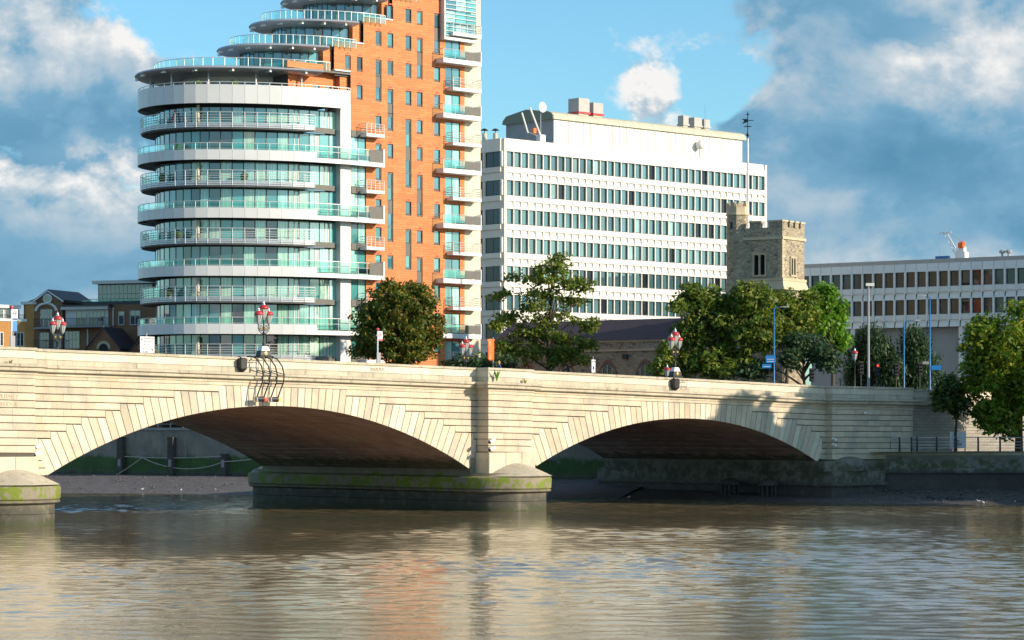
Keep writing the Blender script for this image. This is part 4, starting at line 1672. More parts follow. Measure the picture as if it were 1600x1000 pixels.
# rolled eaves: quarter-round roof edge in lengths
prof = [(YP - .35, ze), (YP - .30, ze + .45), (YP + .05, ze + .85), (YP + .7, ze + 1.1), (YP + 5, ze + 1.7), (YP + 9, ze + 1.1), (YP + 9.7, ze + .5), (YP + 9.8, ze)]
for i in range(14):
    a = pxl - .3 + (pxr - pxl + .8) * i / 14
    b = pxl - .3 + (pxr - pxl + .8) * (i + 1) / 14
    MB().loft([[(a + .02, y, z) for y, z in prof], [(b - .02, y, z) for y, z in prof]]).build('roof_sheet', 'roof_cream', ph)
MB().loft([[(pxl - .45, y, z) for y, z in prof], [(pxl - .33, y, z) for y, z in prof]]).build('end_roof', 'roof_copper', ph)
for (px, w, h) in ((905, 2.1, 1.9), (927, 1.9, 1.5), (1064, 1.1, 1.2), (1083, 1.6, 1.1), (1097, 1.2, 1.0)):
    x = WO.x(px, YP + 4)
    zb = ze + 1.45
    v = MB().box(x - w / 2, x + w / 2, YP + 3, YP + 3 + w, zb + .5, zb + .5 + h).build('roof_vent', 'vent_box', ph)
    MB().box(x - w / 2 - .12, x + w / 2 + .12, YP + 2.9, YP + 3.1 + w, zb + .25, zb + .5).build('vent_collar', 'sign_red' if px < 1000 else 'vent_box', v)
    MB().box(x - w / 2 + .1, x + w / 2 - .1, YP + 3.1, YP + 2.9 + w, zb - .4, zb + .25).build('vent_base', 'roof_cream', v)
for px in (757, 774):
    x, y = -2.2 if px == 757 else -1.0, 9.5 if px == 757 else 6.2
    p = at(px, 215, 352)
    fl = thing('flue_pipe', 'buff flue pipe with a black cowl on the office roof, ' + ('beside the orange tower' if px == 757 else 'towards the grey plant house'), 'flue', (p.x, p.y, ZW0 + wh + .9), 0, 'flue pipes on the office roof')
    MB().lathe([(.32, 0), (.32, 2.3), (.28, 2.35)], 12).build('pipe', 'roof_cream', fl, False)
    MB().lathe([(.05, 2.3), (.05, 2.7), (.55, 2.7), (.3, 2.9), (.02, 3.0)], 12).build('cowl', 'black_iron', fl)
# window-cleaning cradle with two davit arms and a dish
cr = thing('roof_cradle', 'white rooftop cleaning cradle with two slanted davit arms', 'cradle', WO.world(WO.x(845, .8), .8, ZW0 + wh + 1.25), WO.rot)
MB().box(-.5, .5, -.4, .4, 0, 1.5).build('carriage', 'white_paint', cr)
MB().tube([(0, 0, 1.3), (-2.0, 0, 5.0)], .13, 6).build('davit_arm', 'white_paint', cr)
MB().tube([(-2.4, 0, 1.6), (-3.5, 0, 4.2)], .12, 6).build('davit_arm', 'white_paint', cr)
MB().tube([(-2.4, 0, 0), (-2.4, 0, 1.7), (0, 0, 1.2)], .06, 5).build('carriage_rail', 'grey_paint', cr)
MB().box(-1.5, -1.0, -.2, .2, 1.6, 2.3).build('motor', 'orange_plastic', cr)
ds = thing('satellite_dish', 'round white dish on a stalk at the top of the office roof end', 'dish', WO.world(pxl - 3.2, 1.2, ZW0 + wh + .9), WO.rot)
MB().tube([(0, 0, 0), (0, 0, 5.2)], .07, 6).build('mast', 'grey_paint', ds)
MB().loft([[(r * math.cos(a), -.3 - d, 5.6 + r * math.sin(a)) for a in [j * math.pi / 8 for j in range(16)]] for (r, d) in ((.05, -.2), (.5, -.1), (.72, .1), (.66, .1), (.05, -.1))]).build('reflector', 'white_paint', ds, True)
d2 = thing('wall_dish', 'white drum dish on the front of the rooftop plant house', 'dish', WO.world(WO.x(1093, YP - .5), YP - .5, zr0 + .2), WO.rot)
MB().tube([(0, 0, 0), (0, 0, 3.4)], .06, 6).build('mast', 'grey_paint', d2)
MB().loft([[(r * math.cos(a), y, 2.6 + r * math.sin(a)) for a in [j * math.pi / 8 for j in range(16)]] for (r, y) in ((.05, -.7), (.55, -.6), (.6, -.3), (.6, .1), (.1, .3))]).build('drum', 'white_paint', d2, True)
an = thing('roof_aerial', 'thin whip aerial on the office plant house roof', 'aerial', WO.world(WO.x(1102, YP + 3), YP + 3, ze + 1.4), WO.rot)
MB().tube([(0, 0, 0), (0, 0, 3.6)], .035, 5).build('mast', 'grey_paint', an)
MB().tube([(0, 0, 1.5), (.9, 0, 1.6)], .03, 5).build('crossbar', 'grey_paint', an)

# ------------------------------------------------------------------ low office at the right
RO = Frame((1430 - CX) / F * 352.0, 352.0, R(-35))
low = thing('low_office', 'long low white office in shade with two rows of dark windows', 'building', RO.loc(0), RO.rot)
pmat('shade_concrete', (.74, .74, .72), .75, .06, .5, orand=.03)
glass_mat('bronze_glass', (.025, .022, .02), .03, .3, .3)
P2, S2 = 1.62, 3.75
x_l = RO.x(1250)
n2 = 34
_, zw1 = RO.hit(1430, 448.6)
w2, h2 = P2 - .26, 2.05
wf2 = MB()
for a, b in ((0, .09), (w2 - .09, w2)):
    wf2.box(a, b, .16, .3, 0, h2)
wf2.box(.09, w2 - .09, .16, .3, 0, .1)
wf2.box(.09, w2 - .09, .16, .3, h2 - .1, h2)
wf2 = setmat(wf2.mesh('window'), 'frame_grey')
wp2 = setmat(MB().box(.09, w2 - .09, .24, .3, .1, h2 - .1).mesh('pane'), 'bronze_glass')
m2 = setmat(MB().box(-.13, .13, -.12, .35, -.9, h2 + .1).mesh('fin'), 'shade_concrete')
hs2 = S2 - h2
s2 = setmat(MB().box(0, P2, 0, .35, hs2 - .75, hs2).hexa([(.1, -.05, 0), (P2 - .1, -.05, 0), (P2 - .1, .35, 0), (.1, .35, 0), (.1, .2, hs2 - .75), (P2 - .1, .2, hs2 - .75), (P2 - .1, .35, hs2 - .75), (.1, .35, hs2 - .75)]).mesh('spandrel_panel'), 'shade_concrete')
pp2 = setmat(MB().hexa([(.03, -.12, 0), (P2 - .03, -.12, 0), (P2 - .03, .35, 0), (.03, .35, 0), (.03, .2, 1.6), (P2 - .03, .2, 1.6), (P2 - .03, .35, 1.6), (.03, .35, 1.6)]).mesh('parapet_panel'), 'shade_concrete')
for r in range(2):
    z = zw1 - S2 * r
    for i in range(n2):
        x = x_l + i * P2
        w = place('window', wf2, low, (x + .13, 0, z))
        place('pane', wp2, w)
        place('fin', m2, low, (x, 0, z))
        place('spandrel_panel', s2, low, (x, 0, z - hs2))
        if r == 0:
            place('parapet_panel', pp2, low, (x, 0, z + h2))
xr2 = x_l + n2 * P2
MB().box(x_l, xr2, .36, 16, zw1 - S2 - hs2, zw1 + h2 + 1.0).build('core', 'frame_grey', low)
MB().box(x_l - .1, xr2 + .1, .1, 16, zw1 + h2 + 1.0, zw1 + h2 + 1.66).build('roof', 'vent_box', low)
MB().box(x_l + 1, xr2, 1.6, 15, 0, zw1 - S2 - hs2).build('base_wall', 'shade_grey_wall', low)
for i in range(0, n2, 5):
    MB().box(x_l + i * P2 - .3, x_l + i * P2 + .3, .2, 1.0, 4, zw1 - S2 - hs2).build('column', 'shade_concrete', low)
cz = zw1 + h2 + 1.66
cx_ = RO.x(1503, 3)
rc = thing('roof_crane', 'small white lattice jib crane with an orange winch on the low office roof', 'crane', RO.world(cx_, 3, cz), RO.rot)
MB().box(-.7, .7, -.6, .6, 0, 1.0).box(-.45, .45, -.4, .4, 1.0, 1.7).build('carriage', 'white_paint', rc)
MB().tube([(-.2, -.45, 1.9), (.5, -.45, 1.9)], .42, 10).tube([(-.2, -.3, 2.1), (.5, -.3, 2.1)], .3, 8).build('winch', 'orange_plastic', rc)
jb = MB()
a0, a1 = Vector((-.6, 0, .5)), Vector((-2.5, 0, 3.7))
for o in (Vector((.22, 0, .1)), Vector((-.22, 0, -.1))):
    jb.tube([a0 + o, a1 + o], .06, 5)
for i in range(8):
    p, q = a0.lerp(a1, i / 8), a0.lerp(a1, (i + 1) / 8)
    jb.tube([p + Vector((.22, 0, .1)) * (1 if i % 2 else -1), q + Vector((.22, 0, .1)) * (-1 if i % 2 else 1)], .04, 4)
jb.tube([(-2.5, 0, 3.75), (-3.3, 0, 3.7), (-1.6, 0, 3.75)], .09, 5)
jb.build('jib', 'white_paint', rc)
MB().tube([(-3.3, 0, 3.7), (-3.3, 0, .4)], .03, 4).build('cable', 'grey_paint', rc)
MB().tube([(-1.7, 0, 3.6), (.2, 0, 2.2)], .03, 4).build('stay', 'grey_paint', rc)
MB().box(-3.8, -1.9, -.3, .3, 0, .55).build('cradle', 'blue_paint', rc)
for px in (1566, 1576):
    q = RO.world(RO.x(px, 4), 4, cz)
    e = thing('extract_fan', 'small dark round-headed extract fan on the low office roof, ' + ('on the crane side' if px == 1566 else 'further from the crane'), 'fan', q, RO.rot, 'roof extract fans')
    MB().lathe([(.15, 0), (.15, .6), (.42, .75), (.42, 1.0), (.1, 1.15)], 10).build('cowl', 'grey_paint', e)
# ------------------------------------------------------------------ church
def rubble_mat(name, c1, c2, mortar, scale=2.6):
    m = bpy.data.materials.new(name)
    m.use_nodes = True
    t = NT(m.node_tree)
    b = t.n['Principled BSDF']
    pos = t.node('ShaderNodeNewGeometry').outputs['Position']
    p = t.vmath('MULTIPLY', pos, (1, 1, 1.7))
    vo = t.node('ShaderNodeTexVoronoi')
    t.put(vo.inputs['Vector'], p)
    vo.inputs['Scale'].default_value = scale
    ve = t.node('ShaderNodeTexVoronoi', feature='DISTANCE_TO_EDGE')
    t.put(ve.inputs['Vector'], p)
    ve.inputs['Scale'].default_value = scale
    sp_ = t.node('ShaderNodeSeparateColor')
    t.put(sp_.inputs[0], vo.outputs['Color'])
    c = t.mix(t.maprange(sp_.outputs[0], .1, .9), c1, c2)
    c = t.mix(t.maprange(sp_.outputs[1], .86, .94, 0, .7), c, (.13, .10, .08))
    c = t.mix(t.maprange(ve.outputs[0], .0, .07, 1, 0), c, mortar)
    t.l.new(c, b.inputs['Base Color'])
    b.inputs['Roughness'].default_value = .9
    bn = t.node('ShaderNodeBump')
    bn.inputs['Distance'].default_value = .05
    t.put(bn.inputs['Height'], t.maprange(ve.outputs[0], 0, .12))
    t.l.new(bn.outputs[0], b.inputs['Normal'])
    MATS[name] = m


rubble_mat('rubble', (.50, .42, .29), (.33, .27, .19), (.42, .36, .26))
pmat('dressed_stone', (.55, .45, .30), .85, .15, 1, fine=.1, orand=.08)
pmat('red_stone', (.30, .14, .09), .85, .15, 1)
pmat('slate_roof', (.055, .042, .055), .7, .2, 1.2, bump=.02, bscale=5)
pmat('louvre_dark', (.015, .015, .022), .6, .1)
CT = Frame((1223 - CX) / F * 290.0, 290.0, R(-35))
ct = thing('church_tower', 'battlemented rubble-stone church tower with a taller octagonal stair turret', 'church tower', CT.loc(6.4), CT.rot)
TX, TY = 6.6, 5.3
zt_ = lambda py: CH + (HY - py) * 290 / F - 6.4
# shaft in stages with offsets
MB().box(-TX, 0, 0, TY, 0, zt_(437)).build('lower_stage', 'rubble', ct)
MB().hexa([(-TX - .3, -.35, zt_(452)), (.35, -.35, zt_(452)), (.35, TY + .3, zt_(452)), (-TX - .3, TY + .3, zt_(452)), (-TX, -.03, zt_(438)), (.03, -.03, zt_(438)), (.03, TY, zt_(438)), (-TX, TY, zt_(438))]).build('offset_course', 'dressed_stone', ct)
mb = MB()
wl_, wr_ = CT.x(1175), CT.x(1197)
wz0, wz1 = zt_(431), zt_(395)
wall_holes(mb, -TX + .1, -.1, zt_(437), zt_(372), [(wl_, wr_, wz0, wz1)], .35, .1)
mb.build('belfry_wall', 'rubble', ct)
mb = MB()
yc0, yc1 = 1.75, 3.35
for (a, b, c, d) in ((.1, yc0, zt_(437), zt_(372)), (yc1, TY - .1, zt_(437), zt_(372)), (yc0, yc1, zt_(437), zt_(430)), (yc0, yc1, zt_(400), zt_(372))):
    mb.quad((-.1, a, c), (-.1, b, c), (-.1, b, d), (-.1, a, d))
mb.build('belfry_wall', 'rubble', ct)
MB().box(-TX + .1, -.45, .45, TY - .1, zt_(437), zt_(374)).build('belfry_core', 'louvre_dark', ct)


def lancet_pair(parent, x0, x1, z0, z1, y, label_mat='dressed_stone', face='x', n=2):
    """traceried opening: surround, mullion, pointed heads, louvres"""
    def P(u, d, z):
        return (u, y + d, z) if face == 'x' else (y - d, u, z)
    w = x1 - x0
    fr = MB()

    def bar(u0, u1, za, zb, d0=-.08, d1=.2):
        p = [P(u0, d0, za), P(u1, d0, za), P(u1, d1, za), P(u0, d1, za), P(u0, d0, zb), P(u1, d0, zb), P(u1, d1, zb), P(u0, d1, zb)]
        fr.hexa(p)
    bar(x0 - .18, x0, z0, z1)
    bar(x1, x1 + .18, z0, z1)
    bar(x0 - .18, x1 + .18, z1, z1 + .2, -.14)
    bar(x0 - .2, x1 + .2, z0 - .2, z0, -.14)
    lw_ = w / n
    for i in range(1, n):
        bar(x0 + lw_ * i - .09, x0 + lw_ * i + .09, z0, z1)
    o = fr.build('window_surround', label_mat, parent)
    hd = MB()
    for i in range(n):
        a, b = x0 + lw_ * i + (.09 if i else 0), x0 + lw_ * (i + 1) - (.09 if i < n - 1 else 0)
        m = (a + b) / 2
        hh = (b - a) * .75
        for s_ in range(5):
            t0, t1 = s_ / 5, (s_ + 1) / 5
            for sg in (0, 1):
                e = a if sg == 0 else b
                u0 = e + (m - e) * (1 - math.cos(t0 * math.pi / 2))
                u1 = e + (m - e) * (1 - math.cos(t1 * math.pi / 2))
                zA, zB = z1 - hh + hh * math.sin(t0 * math.pi / 2), z1 - hh + hh * math.sin(t1 * math.pi / 2)
                q = [P(e, .0, zA), P(u0, .0, zA), P(u1, .0, zB), P(e, .0, zB)]
                hd.add(q, [(0, 1, 2, 3)])
    hd.build('tracery_head', label_mat, o)
    lb = MB()
    z = z0 + .05
    while z < z1:
        q = [P(x0, .12, z), P(x1, .12, z), P(x1, .3, z + .18), P(x0, .3, z + .18)]
        lb.add(q, [(0, 1, 2, 3)])
        z += .2
    lb.build('louvre', 'louvre_dark', o)
    return o


lancet_pair(ct, wl_ + .2, wr_ - .2, wz0 + .2, wz1 - .1, .1)
lancet_pair(ct, yc0 + .3, yc1 - .3, zt_(428), zt_(402), -.1, face='y')
for (z, e, h) in ((zt_(373), .16, .3), (zt_(438), .2, .28)):
    MB().box(-TX - e + .1, e - .1, -e + .1, TY + e - .1, z, z + h).build('string_course', 'dressed_stone', ct)
MB().box(-TX + .08, -.08, .08, .5, zt_(373) + .3, zt_(354)).build('parapet', 'rubble', ct)
MB().box(-.5, -.08, .5, TY - .08, zt_(373) + .3, zt_(354)).build('parapet', 'rubble', ct)
MB().box(-TX + .08, -.5, TY - .5, TY - .08, zt_(373) + .3, zt_(354)).build('parapet', 'rubble', ct)
zm = zt_(354)
for (a, b) in ((-1.9, -.08), (-4.3, -2.8), (-6.0, -5.2)):
    m = MB().box(a, b, .08, .5, zm, zm + .6).build('merlon', 'rubble', ct)
    MB().box(a - .08, b + .06, .0, .58, zm + .6, zm + .78).build('merlon_cap', 'dressed_stone', m)
for (a, b) in ((.52, 1.25), (1.75, 2.55), (3.05, 3.8), (4.3, 5.2)):
    m = MB().box(-.5, -.08, a, b, zm, zm + .6).build('merlon', 'rubble', ct)
    MB().box(-.56, .0, a - .06, b + .06, zm + .6, zm + .78).build('merlon_cap', 'dressed_stone', m)
MB().box(-TX + .3, -.3, .3, TY - .3, zm - .6, zm - .4).build('roof', 'slate_roof', ct)
for i in range(13):
    z = zt_(437) + .32 + i * .36
    if z > zt_(376):
        break
    l1, l2 = (.55, .32) if i % 2 else (.32, .55)
    MB().box(-.08 - l1, -.08, .07, .08 + l2, z, z + .33).build('quoin', 'dressed_stone', ct)
tc = (-TX + .5, .6)
tur = MB().lathe([(1.42, 0), (1.42, zt_(440)), (1.28, zt_(436)), (1.25, zt_(332))], 8, (tc[0], tc[1], 0), R(22.5)).build('stair_turret', 'rubble', ct)
MB().lathe([(1.35, zt_(333)), (1.4, zt_(331)), (1.3, zt_(329))], 8, (tc[0], tc[1], 0), R(22.5)).build('string_course', 'dressed_stone', tur)
MB().lathe([(1.27, zt_(330)), (1.27, zt_(319))], 8, (tc[0], tc[1], 0), R(22.5)).build('turret_parapet', 'dressed_stone', tur)
for i in range(8):
    a = R(45) * i
    MB().box(-.28, .28, -.16, .16, 0, .45).build('merlon', 'dressed_stone', tur, loc=(tc[0] + 1.05 * math.cos(a), tc[1] + 1.05 * math.sin(a), zt_(319)), rot=a + R(90))
MB().box(-.12, .12, -.05, .05, 0, .75).build('slit_window', 'louvre_dark', tur, loc=(tc[0] - .15, tc[1] - 1.16, zt_(354)))
p = CT.world(CT.x(1168.3, .95), .95)
vane = thing('weathervane_pole', 'slim white flagpole with a black weathervane above the church turret', 'weathervane', (p.x, p.y, zm - .4 + 6.4), CT.rot)
hz_ = CH + (HY - 208) * p.y / F - (zm - .4 + 6.4)
MB().tube([(0, 0, -.2), (0, 0, hz_ - .6)], .16, 8, .10).build('pole', 'white_paint', vane)
MB().tube([(0, 0, hz_ - .8), (0, 0, hz_ + 2.4)], .05, 6).sphere((0, 0, hz_ - .2), .2, 8, 6).build('spindle', 'black_iron', vane)
MB().tube([(-.5, 0, hz_ + .75), (.5, 0, hz_ + .75)], .04, 5).tube([(0, -.5, hz_ + .75), (0, .5, hz_ + .75)], .04, 5).build('compass_arms', 'black_iron', vane)
MB().add([(-.75, 0, hz_ + 1.1), (0, 0, hz_ + 1.25), (0, 0, hz_ + 1.6), (-.75, 0, hz_ + 1.65), (-.45, 0, hz_ + 1.4)], [(0, 1, 2, 4), (4, 2, 3)]).tube([(0, 0, hz_ + 1.4), (.75, 0, hz_ + 1.4)], .04, 5).build('arrow', 'black_iron', vane)
MB().tube([(-.25, 0, hz_ + 2.1), (.25, 0, hz_ + 2.1)], .04, 5).build('cross', 'black_iron', vane)

NV = Frame((950 - CX) / F * 303.0, 303.0, R(-35))
nv = thing('church_nave', 'long low church nave with a dark slate roof and pointed windows', 'church', NV.loc(6.4), NV.rot)
nx0, nx1 = NV.x(770), NV.x(1135)
ze_, zs_ = CH + (HY - 532) * 303 / F - 6.4, CH + (HY - 549) * 303 / F - 6.4
nwin = []
for px in (770 + 52, 883, 948, 1007, 1068):
    x = NV.x(px)
    nwin.append((x - 1.35, x + 1.35, 1.2, CH + (HY - 561) * 303 / F - 6.4))
MB().box(nx0, nx1, .25, 9, 0, ze_).build('nave_wall', 'rubble', nv)
MB().box(nx0, nx1, .0, .25, zs_, zs_ + .22).build('string_course', 'dressed_stone', nv)
MB().box(nx0 - .1, nx1, .05, .35, ze_ - .2, ze_).build('eaves', 'dressed_stone', nv)
MB().hexa([(nx0 - .2, -.1, ze_), (nx1, -.1, ze_), (nx1, 9.2, ze_), (nx0 - .2, 9.2, ze_), (nx0 - .2, 4.4, ze_ + 2.6), (nx1, 4.4, ze_ + 2.6), (nx1, 4.7, ze_ + 2.6), (nx0 - .2, 4.7, ze_ + 2.6)]).build('slate_roof', 'slate_roof', nv)
for (a, b, z0, z1) in nwin:
    c = (a + b) / 2
    w = (b - a) / 2
    rings = []
    for rr_ in (w, w - .28):
        ring = [(c - rr_, z0)]
        for j in range(9):
            t = j / 8
            ang = math.pi - t * math.pi
            # pointed head from two arcs
            xx = c - rr_ * math.cos(t * math.pi)
            zz = (z1 - 1.7) + 1.7 * (1 - abs(math.cos(t * math.pi)) ** 1.7) * rr_ / w
            ring.append((xx, zz))
        ring.append((c + rr_, z0))
        rings.append(ring)
    mb = MB()
    for (p0, p1, q0, q1) in zip(rings[0], rings[0][1:], rings[1], rings[1][1:]):
        mb.add([(p0[0], .1, p0[1]), (p1[0], .1, p1[1]), (q1[0], .14, q1[1]), (q0[0], .14, q0[1])], [(0, 1, 2, 3)])
        mb.add([(p0[0], .1, p0[1]), (p1[0], .1, p1[1]), (p1[0], .3, p1[1]), (p0[0], .3, p0[1])], [(0, 1, 2, 3)])
    wd = mb.build('arched_window', 'red_stone', nv)
    MB().add([(x, .2, z) for x, z in rings[1]], [tuple(range(len(rings[1])))]).build('glass', 'office_glass_dark', wd)
    tr = MB()
    for q in (-.5, 0, .5):
        x = c + q * w
        tr.box(x - .05, x + .05, .12, .2, z0, z1 - .75 - abs(q) * .6)
    tr.tube([(c - w * .75, .16, z1 - 1.5), (c - w * .3, .16, z1 - .85), (c, .16, z1 - 1.5), (c + w * .3, .16, z1 - .85), (c + w * .75, .16, z1 - 1.5)], .06, 4)
    tr.build('tracery', 'dressed_stone', wd)
MB().box(NV.x(976) - .35, NV.x(976) + .35, -.1, .3, CH + (HY - 561) * 303 / F - 6.4, CH + (HY - 554) * 303 / F - 6.4).build('rainwater_head', 'black_iron', nv)

# ------------------------------------------------------------------ houses on the far wharf, left
LH = Frame((60 - CX) / F * 318.0, 318.0, R(-20))
brick_mat('wharf_brick', (.30, .15, .075), (.22, .105, .055), (.24, .17, .11), .23, .075, LH.rot, .85, .008, bump=.003)
brick_mat('sunlit_gold_brick', (.55, .27, .07), (.48, .22, .06), (.40, .26, .12), .23, .075, R(35), .85, .008, bump=.003)
pmat('lead_roof', (.05, .055, .065), .5, .15, 2)
glass_mat('shade_glass', (.03, .055, .075))
LS = 318 / F


def lz(py, Yd=318.0):
    return CH + (HY - py) * Yd / F


def glazed(parent, x0, x1, y, z0, z1, nx, nz, fmat='frame_white', gmat='shade_glass', name='window', bar=.07):
    """framed window with separate panes; sits on the wall plane y"""
    f = MB()
    f.box(x0, x1, y - .1, y - .02, z0, z0 + bar)
    f.box(x0, x1, y - .1, y - .02, z1 - bar, z1)
    for i in range(nx + 1):
        x = x0 + (x1 - x0 - bar) * i / nx
        f.box(x, x + bar, y - .1, y - .02, z0 + bar, z1 - bar)
    w = f.build(name, fmat, parent)
    for i in range(nx):
        for j in range(nz):
            a, b = x0 + bar + (x1 - x0 - bar) * i / nx, x0 + (x1 - x0 - bar) * (i + 1) / nx
            c, d = z0 + bar + (z1 - z0 - 2 * bar) * j / nz, z0 + bar + (z1 - z0 - 2 * bar) * (j + 1) / nz - (.05 if j < nz - 1 else 0)
            MB().box(a, b, y - .06, y - .03, c, d).build('pane', gmat, w)
    return w


def iron_rail(parent, x0, x1, y, z, h=1.05, step=.14, ret=0.9, mat='black_iron'):
    m = MB()
    m.box(x0, x1, y - .03, y + .03, z + h - .05, z + h)
    m.box(x0, x1, y - .02, y + .02, z + .08, z + .12)
    n = max(2, int((x1 - x0) / step))
    for i in range(n + 1):
        x = x0 + (x1 - x0) * i / n
        m.box(x - .012, x + .012, y - .012, y + .012, z, z + h - .05)
    return m.build('railing', mat, parent)


gh = thing('gabled_house', 'brown brick wharf house with a gable, round window and arched balcony doors', 'house', LH.loc(0), LH.rot)
g0, g1 = LH.x(37), LH.x(97.5)
za = lz(471)
MB().box(g0, g1, 0, 8, 5.5, za).build('wall', 'wharf_brick', gh)
ga, gb_ = LH.x(57), LH.x(97.5)
gm = LH.x(77)
MB().loft([[(ga, -.15, za), (gb_, -.15, za), (gm, -.15, lz(455))], [(ga, 7, za), (gb_, 7, za), (gm, 7, lz(455))]]).build('gable', 'wharf_brick', gh)
for (xa_, xb_) in ((ga - .3, gm), (gb_ + .3, gm)):
    MB().hexa([(xa_, -.35, za - .15), (xb_, -.35, lz(455) - .05), (xb_, 7.2, lz(455) - .05), (xa_, 7.2, za - .15), (xa_, -.35, za + .15), (xb_, -.35, lz(452.5)), (xb_, 7.2, lz(452.5)), (xa_, 7.2, za + .15)]).build('roof_slope', 'lead_roof', gh)
for (xa_, xb_) in ((ga - .35, gm), (gb_ + .35, gm)):
    MB().hexa([(xa_, -.42, za - .2), (xb_, -.42, lz(455) - .1), (xb_, -.36, lz(455) - .1), (xa_, -.36, za - .2), (xa_, -.42, za + .05), (xb_, -.42, lz(454)), (xb_, -.36, lz(454)), (xa_, -.36, za + .05)]).build('bargeboard', 'frame_white', gh)
MB().loft([[(g0 - .3, 1.0, za), (g0 - .3, 7, za), (g0 + 1.1, 4, lz(456))], [(ga + .1, 1.0, za), (ga + .1, 7, za), (ga + .1, 4, lz(456))]]).build('roof', 'lead_roof', gh)
MB().box(g0 - .3, ga + .05, -.25, .3, za - .35, za).build('cornice', 'frame_white', gh)
rw_ = MB().lathe([(.62, -.02), (.62, .12), (.4, .12), (.4, -.02)], 20).build('round_window', 'frame_white', gh, loc=(LH.x(76), -.17, lz(467)), rot=(R(90), 0, 0))
MB().lathe([(.40, .0), (.40, .06)], 16).build('pane', 'shade_glass', rw_)
# arched head over the balcony doors
ah = MB()
axc, azc, ar = LH.x(73), lz(486), 1.25
for j in range(10):
    a0, a1 = math.pi * j / 10, math.pi * (j + 1) / 10
    p = [(axc + r_ * math.cos(a), azc + .65 * r_ * math.sin(a)) for r_, a in ((ar, a0), (ar + .35, a0), (ar + .35, a1), (ar, a1))]
    ah.add([(x, -.2, z) for x, z in p] + [(x, .0, z) for x, z in p], [(0, 1, 2, 3), (0, 4, 5, 1), (2, 6, 7, 3), (1, 5, 6, 2), (3, 7, 4, 0)])
ah.build('arch_head', 'frame_white', gh)
glazed(gh, LH.x(64), LH.x(82), -.02, lz(512), lz(484), 4, 2, name='french_window')
glazed(gh, LH.x(63), LH.x(77), -.02, lz(545), lz(520), 3, 2, name='french_window')
glazed(gh, LH.x(84), LH.x(96), -.02, lz(545), lz(522), 3, 2, name='french_window')
for (zz, xa_, xb_) in ((lz(512), LH.x(59), LH.x(92)), (lz(545), LH.x(59), LH.x(97))):
    bl_ = MB().box(xa_, xb_, -1.1, 0, zz - .2, zz).build('balcony', 'grey_paint', gh)
    iron_rail(bl_, xa_, xb_, -1.05, zz)
MB().box(g0 + .3, LH.x(54), -.08, 0, 8, za - .4).build('pilaster', 'sunlit_gold_brick', gh)  # sunlit strip of the wall, its light put into the brick colour

sh = thing('sunlit_house', 'low golden brick house in sunlight with white windows, beside the gabled house', 'house', ((18 - CX) / F * 300, 300, 0), R(35))
SHF = Frame((18 - CX) / F * 300, 300, R(35))
s0, s1 = SHF.x(-60), SHF.x(40)
MB().box(s0, s1, 0, 6, 5.5, lz(502, 300)).build('wall', 'sunlit_gold_brick', sh)
MB().box(s0, s1 + .1, -.12, .3, lz(502, 300), lz(498, 300)).build('band', 'frame_white', sh)
MB().box(s0, SHF.x(33), 1.2, 5.5, lz(498, 300), lz(481, 300)).build('attic', 'frame_white', sh)
MB().box(s0, SHF.x(37), .7, 6, lz(481, 300), lz(476, 300)).build('flat_roof', 'frame_white', sh)
for (a, b) in ((-30, -12), (-8, 5), (8, 22), (24, 30)):
    glazed(sh, SHF.x(a, 1.2), SHF.x(b, 1.2), 1.2, lz(498, 301), lz(483, 301), 2, 1)
for (a, b) in ((-30, -14), (-10, 5), (20, 37)):
    glazed(sh, SHF.x(a), SHF.x(b), 0, lz(541, 300), lz(519, 300), 3, 2)
iron_rail(sh, s0, s1, -.05, lz(498, 300), .5)

tb = thing('wharf_terrace', 'brown brick waterside terrace with white bays, railed balconies and a glazed top floor', 'building', LH.world(LH.x(98), 0, 0), LH.rot)
TBF = Frame(*LH.world(LH.x(98), 0, 0)[:2], LH.rot)
t1 = TBF.x(262)
MB().box(.05, t1, .4, 12, 5.5, lz(485)).build('wall', 'wharf_brick', tb)
MB().box(TBF.x(170), t1, .1, .45, 5.5, lz(478)).build('projecting_wall', 'wharf_brick', tb)
MB().box(.05, TBF.x(172), -.6, 6, lz(485), lz(480)).build('flat_roof', 'frame_white', tb)
MB().box(.05, TBF.x(176), -.9, 6, lz(480), lz(478)).build('roof_edge', 'lead_roof', tb)
MB().box(.3, TBF.x(168), .2, .4, lz(512), lz(485)).build('white_bay', 'frame_white', tb)
glazed(tb, TBF.x(118), TBF.x(134), .2, lz(510), lz(488), 2, 1, name='french_window')
glazed(tb, TBF.x(138), TBF.x(162), .2, lz(510), lz(488), 4, 1, name='french_window')
bl_ = MB().box(.05, TBF.x(178), -1.1, .4, lz(513), lz(511)).build('balcony', 'grey_paint', tb)
iron_rail(bl_, .05, TBF.x(178), -1.05, lz(511), 1.0)
glazed(tb, TBF.x(99), TBF.x(122), .4, lz(545), lz(518), 4, 2, name='french_window')
glazed(tb, TBF.x(185), TBF.x(194), .1, lz(510), lz(489), 1, 2)
glazed(tb, TBF.x(203), TBF.x(219), .1, lz(510), lz(488), 2, 2)
MB().box(TBF.x(121), t1, 1.2, 9, lz(478), lz(472)).build('roof_kerb', 'lead_roof', tb)
top = MB().box(TBF.x(153, 3), t1, 3.1, 10, lz(476, 322), lz(446, 322)).build('top_floor', 'frame_grey', tb)
glazed(top, TBF.x(153, 3), TBF.x(238, 3), 3.1, lz(475, 321), lz(447, 321), 13, 2, 'frame_white', 'shade_glass', 'glazing')
MB().box(TBF.x(146, 2.4), t1, 2.0, 10.5, lz(446, 321), lz(441, 321)).build('top_roof', 'frame_white', tb)
